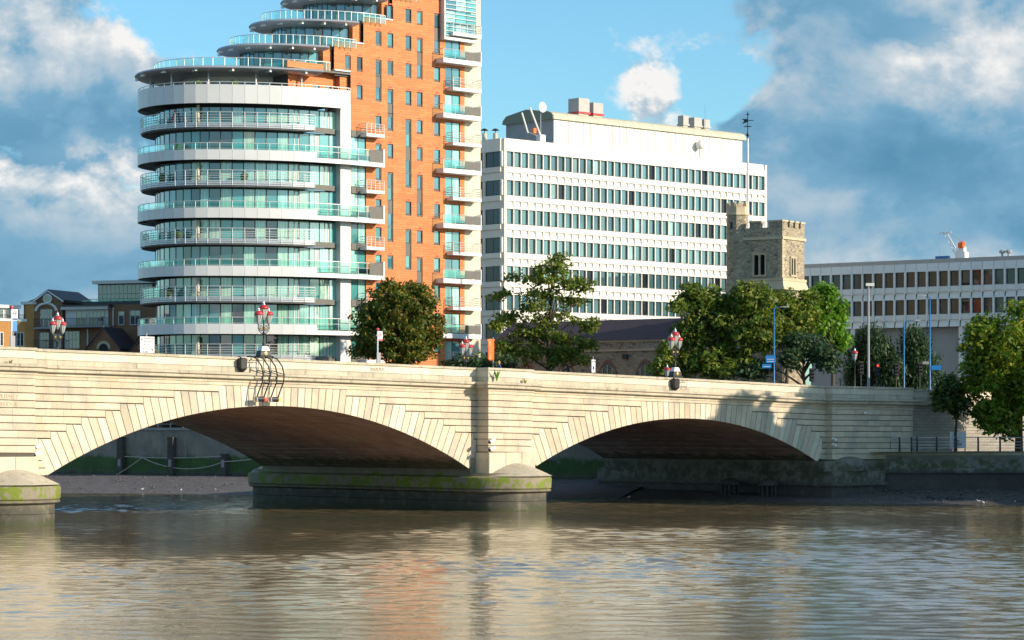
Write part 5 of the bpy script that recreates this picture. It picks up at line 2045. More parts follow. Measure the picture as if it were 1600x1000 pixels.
gb2 = MB().box(TBF.x(129, 1.4), t1, 1.38, 1.42, lz(477), lz(468)).build('glass_balustrade', 'glass_balustrade', tb)
iron_rail(gb2, TBF.x(129, 1.4), t1, 1.4, lz(477), .72, .9)
for px in (137, 177):
    MB().tube([(TBF.x(px), .0, 7), (TBF.x(px), .0, lz(482 if px == 177 else 515))], .09, 6).build('downpipe', 'frame_white', tb)

# small brick boathouse gables in front
for (px, lab, wpx, top_) in ((162, 'small brown brick gabled boathouse with a stone arch, its whole gable showing', 29, 515), (228, 'small brown brick gabled boathouse partly behind the direction sign', 29, 519)):
    bf = Frame((px - CX) / F * 309, 309, R(-20))
    bh = thing('boathouse', lab, 'boathouse', bf.loc(0), bf.rot, 'gabled boathouses')
    hw = wpx * 309 / F
    ap, ev = lz(top_ - 1, 309), lz(top_ + 29, 309)
    MB().loft([[(-hw, 0, 5.5), (hw, 0, 5.5), (hw, 0, ev), (0, 0, ap), (-hw, 0, ev)], [(-hw, 4.4, 5.5), (hw, 4.4, 5.5), (hw, 4.4, ev), (0, 4.4, ap), (-hw, 4.4, ev)]]).build('wall', 'wharf_brick', bh)
    for sg in (-1, 1):
        MB().hexa([(sg * (hw + .25), -.2, ev - .25), (0, -.2, ap + .02), (0, 4.6, ap + .02), (sg * (hw + .25), 4.6, ev - .25), (sg * (hw + .25), -.2, ev - .05), (0, -.2, ap + .22), (0, 4.6, ap + .22), (sg * (hw + .25), 4.6, ev - .05)]).build('roof_slope', 'slate_roof', bh)
        MB().hexa([(sg * hw, -.12, ev - .3), (0, -.12, ap - .2), (0, -.02, ap - .2), (sg * hw, -.02, ev - .3), (sg * hw, -.12, ev - .1), (0, -.12, ap), (0, -.02, ap), (sg * hw, -.02, ev - .1)]).build('gable_trim', 'red_stone', bh)
    MB().sphere((0, .1, ap + .3), .2, 8, 6).build('finial', 'dressed_stone', bh)
    av = MB()
    for j in range(10):
        a0, a1 = math.pi * j / 10, math.pi * (j + 1) / 10
        q = [(r_ * math.cos(a), lz(545, 309) + r_ * math.sin(a)) for r_, a in ((.62, a0), (.95, a0), (.95, a1), (.62, a1))]
        av.add([(x, -.08, z) for x, z in q] + [(x, .0, z) for x, z in q], [(0, 1, 2, 3), (1, 5, 6, 2), (3, 7, 4, 0)])
    aw = av.build('arch_surround', 'dressed_stone', bh)
    MB().add([(.62 * math.cos(math.pi * j / 12), -.03, lz(545, 309) + .62 * math.sin(math.pi * j / 12)) for j in range(13)] + [(-.62, -.03, 9), (.62, -.03, 9)], [tuple(range(15))]).build('opening', 'louvre_dark', aw)

# ------------------------------------------------------------------ trees
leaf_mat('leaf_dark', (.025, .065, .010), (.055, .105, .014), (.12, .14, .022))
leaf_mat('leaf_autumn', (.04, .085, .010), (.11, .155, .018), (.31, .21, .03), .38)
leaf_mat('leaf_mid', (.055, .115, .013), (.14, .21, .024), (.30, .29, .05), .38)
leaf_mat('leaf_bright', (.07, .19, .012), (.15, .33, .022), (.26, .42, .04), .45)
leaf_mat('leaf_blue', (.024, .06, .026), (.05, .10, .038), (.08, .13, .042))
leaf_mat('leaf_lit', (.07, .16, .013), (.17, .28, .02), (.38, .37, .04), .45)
pmat('bark', (.085, .065, .045), .9, .3, 3, bump=.03, bscale=12)


def leaf_cloud(rng, centers, radii, n_per, size, droop=0.0):
    """leaf faces spread through many small clumps"""
    C, Rr_ = [], []
    for c, r in zip(centers, radii):
        n = max(8, int(n_per * (r / .9) ** 2))
        d = rng.normal(size=(n, 3))
        d /= np.linalg.norm(d, axis=1)[:, None] + 1e-9
        rad_ = r * rng.random(n) ** .45
        p = d * rad_[:, None] * np.array([1.15, 1.15, .75])
        if droop:
            p[:, 2] -= np.abs(rng.normal(size=n)) * droop
        C.append(p + np.array(c))
        Rr_.append(d)
    P = np.concatenate(C)
    D = np.concatenate(Rr_)
    n = len(P)
    nrm = D * .7 + rng.normal(size=(n, 3)) * .6 + np.array([0, 0, .45])
    nrm /= np.linalg.norm(nrm, axis=1)[:, None] + 1e-9
    ax = rng.normal(size=(n, 3))
    if droop:
        ax = ax * .4 + np.array([0, 0, -1.0])
    a = np.cross(nrm, ax)
    a /= np.linalg.norm(a, axis=1)[:, None] + 1e-9
    b = np.cross(nrm, a)
    s = size * rng.uniform(.6, 1.35, n)[:, None]
    wd = .55 if not droop else .3
    s = s * np.where(rng.random(n) < .12, 1.5, 1.0)[:, None]
    V = np.stack([P - b * s, P + a * s * wd - nrm * s * .12, P + b * s, P - a * s * wd - nrm * s * .12], 1).reshape(-1, 3)
    me = bpy.data.meshes.new('crown')
    me.vertices.add(4 * n)
    me.vertices.foreach_set('co', V.astype(np.float32).ravel())
    me.loops.add(4 * n)
    me.loops.foreach_set('vertex_index', np.arange(4 * n, dtype=np.int32))
    me.polygons.add(n)
    me.polygons.foreach_set('loop_start', np.arange(0, 4 * n, 4, dtype=np.int32))
    me.update(calc_edges=True)
    return me


def tree(name, label, base, lobes, mat, seed, n_per=46, size=.24, clump=(.7, 1.15), dens=1.0, group=None, trunk_r=.28, droop=0.0, lean=(0, 0)):
    """lobes: (centre Vector, rx, rz, ry) in metres, world; clumps fill each lobe towards its outside"""
    rng = np.random.default_rng(seed)
    root = thing(name, label, 'tree', base, 0, group)
    b = Vector(base)
    cs, rs = [], []
    for (c, rx, rz, ry) in lobes:
        vol = rx * rz * ry
        n = max(6, int(dens * 6.0 * vol ** .78))
        for _ in range(n):
            d = rng.normal(size=3)
            d /= np.linalg.norm(d)
            q = rng.random() ** .38
            r = rng.uniform(*clump)
            sh_ = 1 - .35 * r / max(rx, r)
            cs.append((c.x - b.x + d[0] * rx * q * sh_, c.y - b.y + d[1] * ry * q * sh_, c.z - b.z + d[2] * rz * q * sh_))
            rs.append(r)
    me = leaf_cloud(rng, cs, rs, n_per, size, droop)
    me.materials.append(MATS[mat])
    place('crown', me, root)
    mb = MB()
    zc = sum(c[2] for c in cs) / len(cs)
    top_ = max(c[2] for c in cs)
    tp = []
    for i in range(7):
        t = i / 6
        tp.append((lean[0] * t + .25 * math.sin(t * 5 + seed) * t, lean[1] * t + .2 * math.cos(t * 4 + seed) * t, t * (top_ * .82)))
    mb.tube(tp, trunk_r, 8, trunk_r * .25)
    idx = rng.choice(len(cs), min(len(cs), 26), replace=False)
    for i in idx:
        c = Vector(cs[i])
        t = min(.85, max(.25, (c.z - .25 * c.xy.length) / (top_ * .82) * .8))
        s = Vector(tp[0]).lerp(Vector(tp[-1]), t)
        k0 = min(5, int(t * 6))
        s = Vector(tp[k0]).lerp(Vector(tp[k0 + 1]), t * 6 - k0)
        m = s.lerp(c, .5) + Vector((0, 0, .08 * (c - s).length))
        mb.tube([s, m, c], trunk_r * .36, 5, .03)
    mb.build('trunk', 'bark', root, True)
    return root


def lobe(px, py, rx, ry, Y, dy=0.0, depth=.9):
    c = at(px, py, Y + dy)
    k_ = Y / F
    return (c, rx * k_, ry * k_, rx * k_ * depth)


def ptree(name, label, Y, tpx, lobes, mat, seed, zg=6.4, **kw):
    rng = random.Random(seed)
    ls = [lobe(px, py, rx, ry, Y, rng.uniform(-1.5, 1.5)) for (px, py, rx, ry) in lobes]
    b = ((tpx - CX) / F * Y, Y, zg)
    return tree(name, label, b, ls, mat, seed, **kw)


ptree('leafy_tree', 'round dark green tree with russet tips in front of the orange tower', 278, 622,
      [(618, 505, 58, 58), (650, 472, 36, 36), (598, 478, 34, 34), (672, 515, 24, 45), (640, 545, 50, 30), (568, 540, 26, 32), (575, 500, 28, 28), (612, 450, 24, 18)], 'leaf_autumn', 21, dens=.92, n_per=50, size=.21)
ptree('layered_tree', 'open layered tree with airy branches in front of the white office', 284, 858,
      [(868, 406, 24, 13), (860, 420, 34, 14), (846, 436, 34, 12), (806, 432, 24, 10), (905, 446, 30, 12), (880, 440, 30, 12), (784, 460, 28, 7), (850, 460, 42, 12), (895, 470, 30, 11), (835, 480, 34, 10), (795, 498, 34, 15), (775, 510, 20, 10),
       (915, 508, 34, 13), (875, 492, 30, 10), (850, 503, 30, 11), (825, 520, 36, 12), (862, 526, 46, 14), (905, 540, 38, 15), (800, 545, 44, 17), (850, 556, 46, 16), (890, 560, 36, 14), (765, 562, 28, 16)], 'leaf_mid', 22, dens=1.0, n_per=44, size=.2, clump=(.5, .85), trunk_r=.32)
ptree('chestnut_tree', 'broad chestnut tree before the church tower, its crown spreading over the parapet', 274, 1120,
      [(1100, 468, 36, 34), (1132, 500, 48, 42), (1086, 520, 36, 34), (1062, 476, 16, 18), (1052, 545, 28, 24), (1120, 562, 58, 28), (1172, 470, 38, 36), (1180, 520, 36, 42), (1040, 575, 24, 18), (1075, 570, 30, 20)], 'leaf_mid', 23, dens=.95, n_per=48, size=.25, clump=(.5, 1.3))
ptree('olive_tree', 'olive green tree directly below the church tower battlements', 281, 1228,
      [(1226, 478, 32, 30), (1248, 500, 32, 36), (1218, 520, 30, 36), (1262, 470, 16, 20)], 'leaf_mid', 24, dens=1.2, size=.24)
ptree('bright_tree', 'bright fresh green tree between the church tower and the low office', 288, 1300,
      [(1288, 462, 22, 22), (1302, 492, 24, 32), (1306, 530, 20, 30), (1276, 500, 20, 30)], 'leaf_bright', 25, dens=1.4, size=.26)
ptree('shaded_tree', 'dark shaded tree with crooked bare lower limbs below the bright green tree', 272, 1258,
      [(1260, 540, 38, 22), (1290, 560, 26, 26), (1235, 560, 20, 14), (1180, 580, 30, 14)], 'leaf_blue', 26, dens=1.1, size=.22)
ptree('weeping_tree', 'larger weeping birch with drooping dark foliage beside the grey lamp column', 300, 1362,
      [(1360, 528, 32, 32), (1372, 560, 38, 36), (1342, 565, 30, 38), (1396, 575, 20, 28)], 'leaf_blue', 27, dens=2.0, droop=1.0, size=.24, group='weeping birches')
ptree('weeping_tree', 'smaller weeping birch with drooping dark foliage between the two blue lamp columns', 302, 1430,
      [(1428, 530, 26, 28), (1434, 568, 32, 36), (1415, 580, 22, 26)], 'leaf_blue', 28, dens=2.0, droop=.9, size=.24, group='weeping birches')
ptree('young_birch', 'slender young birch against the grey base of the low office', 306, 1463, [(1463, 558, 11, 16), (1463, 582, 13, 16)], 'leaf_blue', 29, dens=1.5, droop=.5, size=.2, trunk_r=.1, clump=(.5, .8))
ptree('round_headed_tree', 'small dark round-headed tree with a bare trunk behind the promenade railing', 242.4, 1493,
      [(1482, 612, 27, 38), (1500, 628, 22, 28), (1474, 630, 18, 20)], 'leaf_dark', 30, zg=4.35, dens=1.8, size=.2, trunk_r=.16, clump=(.5, .85), n_per=60)
ptree('plane_tree', 'large sunlit plane tree overhanging the promenade railing', 243, 1592,
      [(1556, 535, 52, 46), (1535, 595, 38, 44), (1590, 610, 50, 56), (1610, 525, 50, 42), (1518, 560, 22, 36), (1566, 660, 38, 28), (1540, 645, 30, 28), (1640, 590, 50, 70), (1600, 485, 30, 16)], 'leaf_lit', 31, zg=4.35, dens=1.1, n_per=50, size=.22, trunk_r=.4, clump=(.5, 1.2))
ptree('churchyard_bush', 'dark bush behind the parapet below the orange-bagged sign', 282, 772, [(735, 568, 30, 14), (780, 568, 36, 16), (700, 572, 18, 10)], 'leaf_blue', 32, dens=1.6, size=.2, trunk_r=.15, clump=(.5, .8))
# trees further along the embankment, whose shade falls on the landward end of the bridge
for i, (x, y, zt, rr_) in enumerate(((62.5, 209, 25.5, 6.2), (69, 217, 26, 6.5), (76, 225, 25, 6.5), (61.5, 227.5, 22.5, 5.5), (71, 231, 20, 6.0))):
    tree('embankment_tree', 'tall plane tree on the embankment, %s of the row shading the bridge end' % ('first', 'second', 'third', 'fourth', 'fifth')[i], (x, y, 4.35),
         [(Vector((x, y, zt - 4.5)), rr_ * .8, 4.5, rr_ * .8), (Vector((x + 1, y - .8, zt - 9.5)), rr_, 5, rr_), (Vector((x - 1.5, y + 1, zt - 12.5)), rr_ * .9, 4, rr_ * .9)], 'leaf_mid', 40 + i, dens=.55, n_per=60, size=.32, clump=(.9, 1.5), trunk_r=.4, group='embankment plane trees')
# ------------------------------------------------------------------ lamps and street furniture on the bridge
def lantern(parent, x, y, z, sc=1.0):
    sc *= .9
    """tapered glass lantern with a red domed cap and silver finial; z is its foot"""
    g = MB().lathe([(.10 * sc, 0), (.16 * sc, .04 * sc), (.31 * sc, .62 * sc), (.30 * sc, .66 * sc)], 8, (x, y, z)).build('lantern', 'lamp_glass', parent)
    fr = MB()
    for j in range(8):
        a = 2 * math.pi * j / 8
        fr.tube([(x + .165 * sc * math.cos(a), y + .165 * sc * math.sin(a), z + .04 * sc), (x + .318 * sc * math.cos(a), y + .318 * sc * math.sin(a), z + .63 * sc)], .013 * sc, 4)
    fr.lathe([(.05 * sc, -.16 * sc), (.13 * sc, -.02 * sc), (.14 * sc, .03 * sc)], 8, (x, y, z))
    fr.build('lantern_frame', 'silver', g)
    MB().lathe([(.33 * sc, .64 * sc), (.38 * sc, .70 * sc), (.37 * sc, .80 * sc), (.27 * sc, .93 * sc), (.15 * sc, .98 * sc)], 12, (x, y, z)).build('cap', 'lamp_red', g, True)
    MB().lathe([(.16 * sc, .97 * sc), (.13 * sc, 1.06 * sc), (.07 * sc, 1.10 * sc), (.10 * sc, 1.17 * sc), (.03 * sc, 1.24 * sc), (.015 * sc, 1.36 * sc)], 8, (x, y, z)).build('finial', 'silver', g, True)
    return g


def triple_lamp(label, loc, rot):
    t = thing('bridge_lamp', label, 'street lamp', loc, rot, 'triple lantern lamps on the bridge')
    pd = MB()
    pd.loft([[(sx * w, sy * d, z) for sx, sy in ((-1, -1), (1, -1), (1, 1), (-1, 1))] for (w, d, z) in ((.62, .36, 0), (.62, .36, .12), (.50, .30, .2), (.44, .27, .5), (.46, .29, .55))])
    pd.build('pedestal', 'black_iron', t)
    MB().loft([[(sx * w, sy * d, z) for sx, sy in ((-1, -1), (1, -1), (1, 1), (-1, 1))] for (w, d, z) in ((.40, .26, .55), (.36, .24, .6), (.26, .2, .86), (.2, .16, .9))]).build('pedestal_top', 'white_paint', t)
    MB().lathe([(.14, 0), (.14, .03), (.02, .05)], 12).build('crest', 'gold', t, loc=(0, -.29, .34), rot=(R(90), 0, 0))
    MB().lathe([(.16, .88), (.10, 1.0), (.13, 1.06), (.075, 1.14), (.055, 1.75), (.10, 1.80), (.10, 1.9), (.05, 1.98), (.045, 2.85)], 10).build('post', 'black_iron', t, True)
    sc = MB()
    for s in (-1, 1):
        sc.tube([(0, 0, 1.85), (s * .18, 0, 1.83), (s * .40, 0, 1.98), (s * .50, 0, 2.2), (s * .47, 0, 2.42), (s * .47, 0, 2.5)], .035, 6)
        c = Vector((s * .24, 0, 2.2))
        sc.tube([c + Vector((.17 * math.cos(a), 0, .17 * math.sin(a))) for a in [j * math.pi / 6 for j in range(13)]], .028, 5)
        sc.tube([(0, 0, 2.05), (s * .2, 0, 1.98), (s * .38, 0, 2.12)], .025, 5)
        sc.tube([(0, 0, 2.5), (s * .2, 0, 2.42), (s * .45, 0, 2.46)], .025, 5)
    sc.build('scrollwork', 'black_iron', t)
    for s in (-1, 1):
        MB().sphere((s * .24, -.02, 2.2), .10, 8, 6).build('boss', 'gold', t)
    lantern(t, -.47, 0, 2.6)
    lantern(t, .47, 0, 2.6)
    lantern(t, 0, 0, 2.98, 1.1)
    return t


def single_lamp(label, loc, h, rot=0.0):
    t = thing('lantern_post', label, 'street lamp', loc, rot, 'single lantern posts')
    MB().lathe([(.14, 0), (.14, .7), (.07, .8), (.06, h - .2), (.09, h - .15), (.06, h)], 10).build('post', 'black_iron', t, True)
    lantern(t, 0, 0, h + .12)
    return t


def on_parapet(px, y=.25):
    s = BR.x(px, y)
    w = BR.world(s, y, zp(s))
    return s, w


s, w = on_parapet(412)
triple_lamp('triple red-capped lantern lamp on a pedestal above the hanging navigation lights', w, BR.rot)
s, w = on_parapet(1055)
triple_lamp('triple red-capped lantern lamp on a pedestal in front of the chestnut tree', w, BR.rot)
for px, lab in ((90, 'triple red-capped lantern lamp in front of the brown wharf houses'), (728, 'triple red-capped lantern lamp at the foot of the orange tower balconies')):
    s = BR.x(px, BW - .25)
    triple_lamp(lab, BR.world(s, BW - .25, zp(s)), BR.rot)
s = BR.x(1042.5, BW - 2)
single_lamp('single red-capped lantern post beside the chestnut tree', BR.world(s, BW - 2, zp(s) - 1.08), 1.75 + CH - CH + .55)
s = BR.x(1335.5, 16)
_, zt2 = BR.hit(1335.5, 545, 16)
single_lamp('single red-capped lantern post before the weeping birches', BR.world(s, 16, zp(s) - 1.08), zt2 - (zp(s) - 1.08) - 1.2)


def road(px, y):
    s = BR.x(px, y)
    return s, BR.world(s, y, zp(s) - 1.08), (lambda py: BR.hit(px, py, y)[1] - (zp(s) - 1.08))


def roundel(parent, x, z, r, y, mat_ring, mat_bar):
    m = MB()
    n = 20
    for j in range(n):
        a0, a1 = 2 * math.pi * j / n, 2 * math.pi * (j + 1) / n
        m.quad(*[(x + q * math.cos(a), y, z + q * math.sin(a)) for q, a in ((r * .62, a0), (r, a0), (r, a1), (r * .62, a1))])
    m.build('roundel', mat_ring, parent)
    MB().box(x - r * 1.15, x + r * 1.15, y - .012, y - .004, z - r * .17, z + r * .17).build('roundel_bar', mat_bar, parent)


for (px, ptop, lab) in ((18, 478, 'white bus stop flag post beside the sunlit golden house'), (590, 513, 'white bus stop flag post in front of the round dark tree')):
    s, w, hz = road(px, 2.2)
    t = thing('bus_stop', lab, 'bus stop', w, BR.rot, 'bus stops on the bridge')
    h = hz(ptop)
    MB().tube([(0, 0, 0), (0, 0, h - .12)], .055, 8).build('post', 'white_paint', t)
    MB().lathe([(.02, -.02), (.12, 0), (.14, .1), (.12, .2), (.02, .24)], 10, (0, 0, h - .2)).build('cap', 'sign_red', t)
    fl = MB().box(-.03, .48, -.02, .02, h - .98, h - .22).build('flag', 'sign_white', t)
    roundel(fl, .22, h - .5, .15, -.026, 'sign_red', 'sign_navy')
    MB().box(-.02, .47, -.03, -.022, h - .97, h - .84).build('route_strip', 'sign_red' if px > 100 else 'sign_navy', fl)
    if px < 100:
        MB().box(.0, .44, -.02, .02, h - 1.75, h - 1.02).build('route_panel', 'blue_sign', t)
    MB().box(-.13, .25, -.08, .0, .9, 2.0).build('timetable_case', 'grey_paint', t)

# two-way direction sign
s, w, hz = road(230, 3.0)
t = thing('direction_sign', 'white road direction sign board in front of the curved glass wing', 'road sign', w, BR.rot)
MB().tube([(0, .1, 0), (0, .1, hz(520))], .06, 6).build('post', 'grey_paint', t)
x0, x1, z0, zm_, z1 = -.62, .62, hz(551), hz(541.5), hz(526)
for (za_, zb_, nm) in ((z0, zm_ - .03, 'lower_panel'), (zm_, z1, 'upper_panel')):
    pnl = MB().box(x0, x1, -.02, .02, za_, zb_).build(nm, 'sign_white', t)
    if nm == 'upper_panel':
        for i, tx in enumerate(('Wimbledon', 'Wandsworth', 'A 219')):
            text_mesh('lettering', tx, .2, 'sign_black', pnl, (-.30, -.03, zb_ - .14 - .22 * i), align='LEFT', extrude=.002)
        MB().box(-.50, -.46, -.03, -.022, za_ + .12, zb_ - .2).add([(-.56, -.026, zb_ - .24), (-.40, -.026, zb_ - .24), (-.48, -.026, zb_ - .08)], [(0, 1, 2)]).build('arrow', 'sign_black', pnl)
    else:
        for i, tx in enumerate(('Barnes', 'A 306')):
            text_mesh('lettering', tx, .19, 'sign_black', pnl, (-.42, -.03, zb_ - .13 - .2 * i), align='LEFT', extrude=.002)
        zc_ = (za_ + zb_) / 2
        MB().box(.18, .44, -.03, -.022, zc_ - .02, zc_ + .02).add([(.40, -.026, zc_ - .09), (.40, -.026, zc_ + .09), (.55, -.026, zc_)], [(0, 1, 2)]).build('arrow', 'sign_black', pnl)

# small blue-badged sign
s, w, hz = road(927, 2.4)
t = thing('bus_lane_sign', 'small white sign with a blue badge in front of the church nave windows', 'road sign', w, BR.rot)
MB().tube([(.05, .06, 0), (.05, .06, hz(557))], .04, 6).build('post', 'grey_paint', t)
pn = MB().box(-.2, .22, -.02, .02, hz(582), hz(562)).build('panel', 'sign_white', t)
MB().lathe([(.13, 0), (.13, .01)], 14, sx=.8, sy=1.2).build('badge', 'sign_navy', pn, loc=(.01, -.022, hz(575)), rot=(R(90), 0, 0))
MB().box(.06, .18, -.03, -.022, hz(566), hz(564)).build('mark', 'sign_black', pn)
MB().box(-.14, -.02, -.03, -.022, hz(566), hz(564)).build('mark', 'sign_black', pn)

# sign wrapped in an orange bag
s, w, hz = road(768, 2.0)
t = thing('bagged_sign', 'road sign wrapped in a bright orange plastic bag beside the pilaster', 'sign', w, BR.rot)
MB().tube([(.22, .05, 0), (.22, .05, hz(527))], .05, 6).build('post', 'grey_paint', t)
rg = []
for i, z in enumerate((hz(563), hz(561), hz(552), hz(543), hz(534), hz(531), hz(530))):
    wq = 1.2 * (.22, .30, .27, .31, .30, .36, .3)[i]
    rg.append([(-.12 + wq * math.cos(a) * (1 + .08 * math.sin(3 * a + i)), .10 * math.sin(a) * (1 + .3 * math.sin(2 * a + i * 1.7)) - .03, z + .03 * math.sin(5 * a + i)) for a in [j * math.pi / 8 for j in range(16)]])
MB().loft(rg).build('plastic_bag', 'orange_plastic', t, True)

# person walking behind the parapet
pmat('skin', (.50, .29, .20), .6, .06)
pmat('hair_fair', (.42, .24, .09), .7, .15, 8)
pmat('blue_top', (.06, .10, .28), .8, .1)
pmat('trousers', (.05, .05, .07), .8, .1)


def person(label, loc, rot, hgt=1.72):
    t = thing('person', label, 'person', loc, rot)
    J = [((0, 0, .98), .15, .12), ((0, 0, 1.15), .14, .11), ((0, -.01, 1.32), .17, .12), ((0, 0, 1.45), .11, .09), ((0, 0, 1.50), .055, .055), ((0, 0, 1.55), .055, .055), ((0, -.01, 1.62), .085, .10), ((0, -.01, 1.70), .08, .10), ((0, -.005, 1.76), .04, .05)]
    vs_ = [j[0] for j in J]
    rd = [j[1:] for j in J]
    ed = [(i, i + 1) for i in range(len(J) - 1)]

    def chain(start, pts):
        p = start
        for (c, r) in pts:
            vs_.append(c)
            rd.append((r, r))
            ed.append((p, len(vs_) - 1))
            p = len(vs_) - 1
    for sg in (-1, 1):
        st = .22 * sg
        chain(3, [((sg * .18, 0, 1.42), .06), ((sg * .22, st * .4, 1.16), .045), ((sg * .21, st * .9 - .08, .93), .036), ((sg * .20, st * 1.0 - .12, .83), .03)])
        chain(0, [((sg * .09, 0, .90), .095), ((sg * .10, -st * .5, .50), .065), ((sg * .10, -st * .5 + .12, .09), .045), ((sg * .10, -st * .5 - .06, .045), .04)])
    me = bpy.data.meshes.new('body')
    me.from_pydata(vs_, ed, [])
    o = place('body', me, t)
    o.data.materials.append(MATS['skin'])
    o.data.materials.append(MATS['blue_top'])
    o.data.materials.append(MATS['trousers'])
    sk = o.modifiers.new('skin', 'SKIN')
    sv = me.skin_vertices[0].data
    for i, r in enumerate(rd):
        sv[i].radius = r
    sv[0].use_root = True
    ss_ = o.modifiers.new('smooth', 'SUBSURF')
    ss_.levels = ss_.render_levels = 2
    dg = bpy.context.evaluated_depsgraph_get()
    m2_ = bpy.data.meshes.new_from_object(o.evaluated_get(dg))
    o.modifiers.clear()
    for m_ in ('skin', 'blue_top', 'trousers'):
        if len(m2_.materials) < 3:
            m2_.materials.append(MATS[m_])
    o.data = m2_
    for p in m2_.polygons:
        z, x = p.center.z, abs(p.center.x)
        p.material_index = 0 if (z > 1.49 or (x > .17 and z < 1.2)) else (1 if z > .95 else 2)
        p.use_smooth = True
    hr = MB()
    hr.loft([[(r * math.cos(a), .02 + r * 1.15 * math.sin(a) + d, z) for a in [j * math.pi / 6 for j in range(12)]] for (r, d, z) in ((.075, .05, 1.56), (.098, .03, 1.64), (.10, .015, 1.72), (.085, .0, 1.79), (.04, .0, 1.825))])
    hr.build('hair', 'hair_fair', t, True)
    MB().box(-.035, -.02, -.118, -.108, 1.675, 1.685).box(.02, .035, -.118, -.108, 1.675, 1.685).box(-.022, .022, -.112, -.106, 1.612, 1.62).build('face_features', 'trousers', t)
    return t


s, w, hz = road(780, 1.6)
person('person with fair hair and a blue top walking behind the parapet beside the orange bag', w, BR.rot + R(70))

# hanging navigation lights on curved arms over the crown of the arch
for (px, lens, lab) in ((404, 'signal_red', 'red navigation light on curved black arms, hanging below the bridge lamp'), (426, 'signal_amber', 'amber navigation light on curved black arms, hanging beside the red one')):
    s = BR.x(px, -.6)
    t = thing('navigation_light', lab, 'navigation light', BR.world(s, 0, zp(s)), BR.rot, 'navigation lights under the bridge lamp')
    for dx in (-.32, .32):
        am = MB()
        am.tube([(dx, .35, .06), (dx, 0, .12), (dx + .15, -.5, -.05), (dx + .3, -.95, -.6), (dx + .36, -1.1, -1.2), (dx + .30, -1.1, -1.8), (dx + .12, -.95, -2.4), (dx, -.8, -2.95)], .05, 6)
        am.tube([(dx, -.02, -.9), (dx + .36, -1.1, -1.2)], .03, 5)
        am.tube([(dx, -.06, -1.9), (dx + .28, -1.05, -1.9)], .03, 5)
        am.build('arm', 'black_iron', t)
    MB().tube([(-.02, -1.1, -1.3), (.7, -1.1, -1.3)], .03, 5).tube([(-.02, -1.08, -1.85), (.62, -1.08, -1.85)], .03, 5).build('crossbar', 'black_iron', t)
    MB().tube([(-.3, -.8, -3.05), (.3, -.8, -3.05)], .2, 10).build('lamp_body', 'black_iron', t)
    MB().tube([(.3, -.85, -3.05), (.5, -.85, -3.05)], .14, 10).build('lens', lens, t)
    MB().box(-.42, -.28, -.95, -.65, -3.2, -2.9).build('housing', 'grey_paint', t)
for (px, lab) in ((377.5, 'black hanging lantern box on the parapet near the navigation lights'), (1054, 'black hanging lantern box on the parapet under the chestnut tree lamp')):
    s = BR.x(px, -.25)
    t = thing('parapet_lantern', lab, 'lantern', BR.world(s, -.03, zp(s)), BR.rot, 'lantern boxes on the parapet')
    MB().loft([[(sx * w_, -.28 + sy * w_, z) for sx, sy in ((-1, -1), (1, -1), (1, 1), (-1, 1))] for (w_, z) in ((.05, -1.12), (.16, -1.0), (.26, -.85), (.28, -.15), (.2, -.08))]).build('box', 'black_iron', t)
    MB().tube([(0, -.2, -.1), (0, 0, .03), (0, .25, .03)], .04, 5).build('bracket', 'black_iron', t)
    br_ = MB()
    br_.tube([(.3, -.05, -.35), (1.6, -.12, -.35)], .02, 4)
    br_.tube([(.3, -.05, -.75), (1.6, -.12, -.75)], .02, 4)
    for x in (1.0, 1.6):
        br_.tube([(x, -.1, -.15), (x, -.3, -.25), (x, -.12, -.45), (x, -.12, -1.0), (x, -.4, -1.05)], .022, 4)
    br_.build('cable_bracket', 'grey_paint', t)


# floodlights on the piers
def flood(px, py, y, lab, dirx):
    s, z = BR.hit(px, py, y - .35)
    t = thing('floodlight', lab, 'floodlight', BR.world(s, y, z), BR.rot, 'floodlights on the bridge piers')
    MB().tube([(0, 0, 0), (0, -.3, 0)], .035, 5).build('bracket', 'grey_paint', t)
    MB().tube([(-.24 * dirx, -.34, .12), (.22 * dirx, -.34, -.10)], .14, 10).build('housing', 'white_paint', t, False)
    MB().tube([(.22 * dirx, -.34, -.10), (.30 * dirx, -.34, -.14)], .12, 10).build('lens', 'sign_black', t)


for (px, py, y, d, lab) in ((60, 697, 0, -1, 'upper white floodlight at the springing beside the inscribed pilaster'), (59, 708, 0, -1, 'lower white floodlight at the springing beside the inscribed pilaster'),
                            (769, 689, -1.4, -1, 'upper white floodlight on the shaded edge of the mid-river pilaster'), (769, 701, -1.4, -1, 'lower white floodlight on the shaded edge of the mid-river pilaster'),
                            (829, 691, -.2, -1, 'upper white floodlight on the sunny side of the mid-river pilaster'), (828, 702, -.2, -1, 'lower white floodlight on the sunny side of the mid-river pilaster'),
                            (1304, 687, -.8, 1, 'upper white floodlight on the bridge abutment'), (1304, 696, -.8, 1, 'lower white floodlight on the bridge abutment')):
    flood(px, py, y, lab, d)
s, z = BR.hit(1350, 646, -1.0)
t = thing('security_camera', 'small security camera bracket on the bridge abutment courses', 'camera', BR.world(s, -.8, z), BR.rot)
MB().tube([(0, 0, 0), (0, -.25, .05)], .03, 5).build('bracket', 'grey_paint', t)
MB().box(-.2, .2, -.38, -.2, -.02, .14).build('housing', 'white_paint', t)

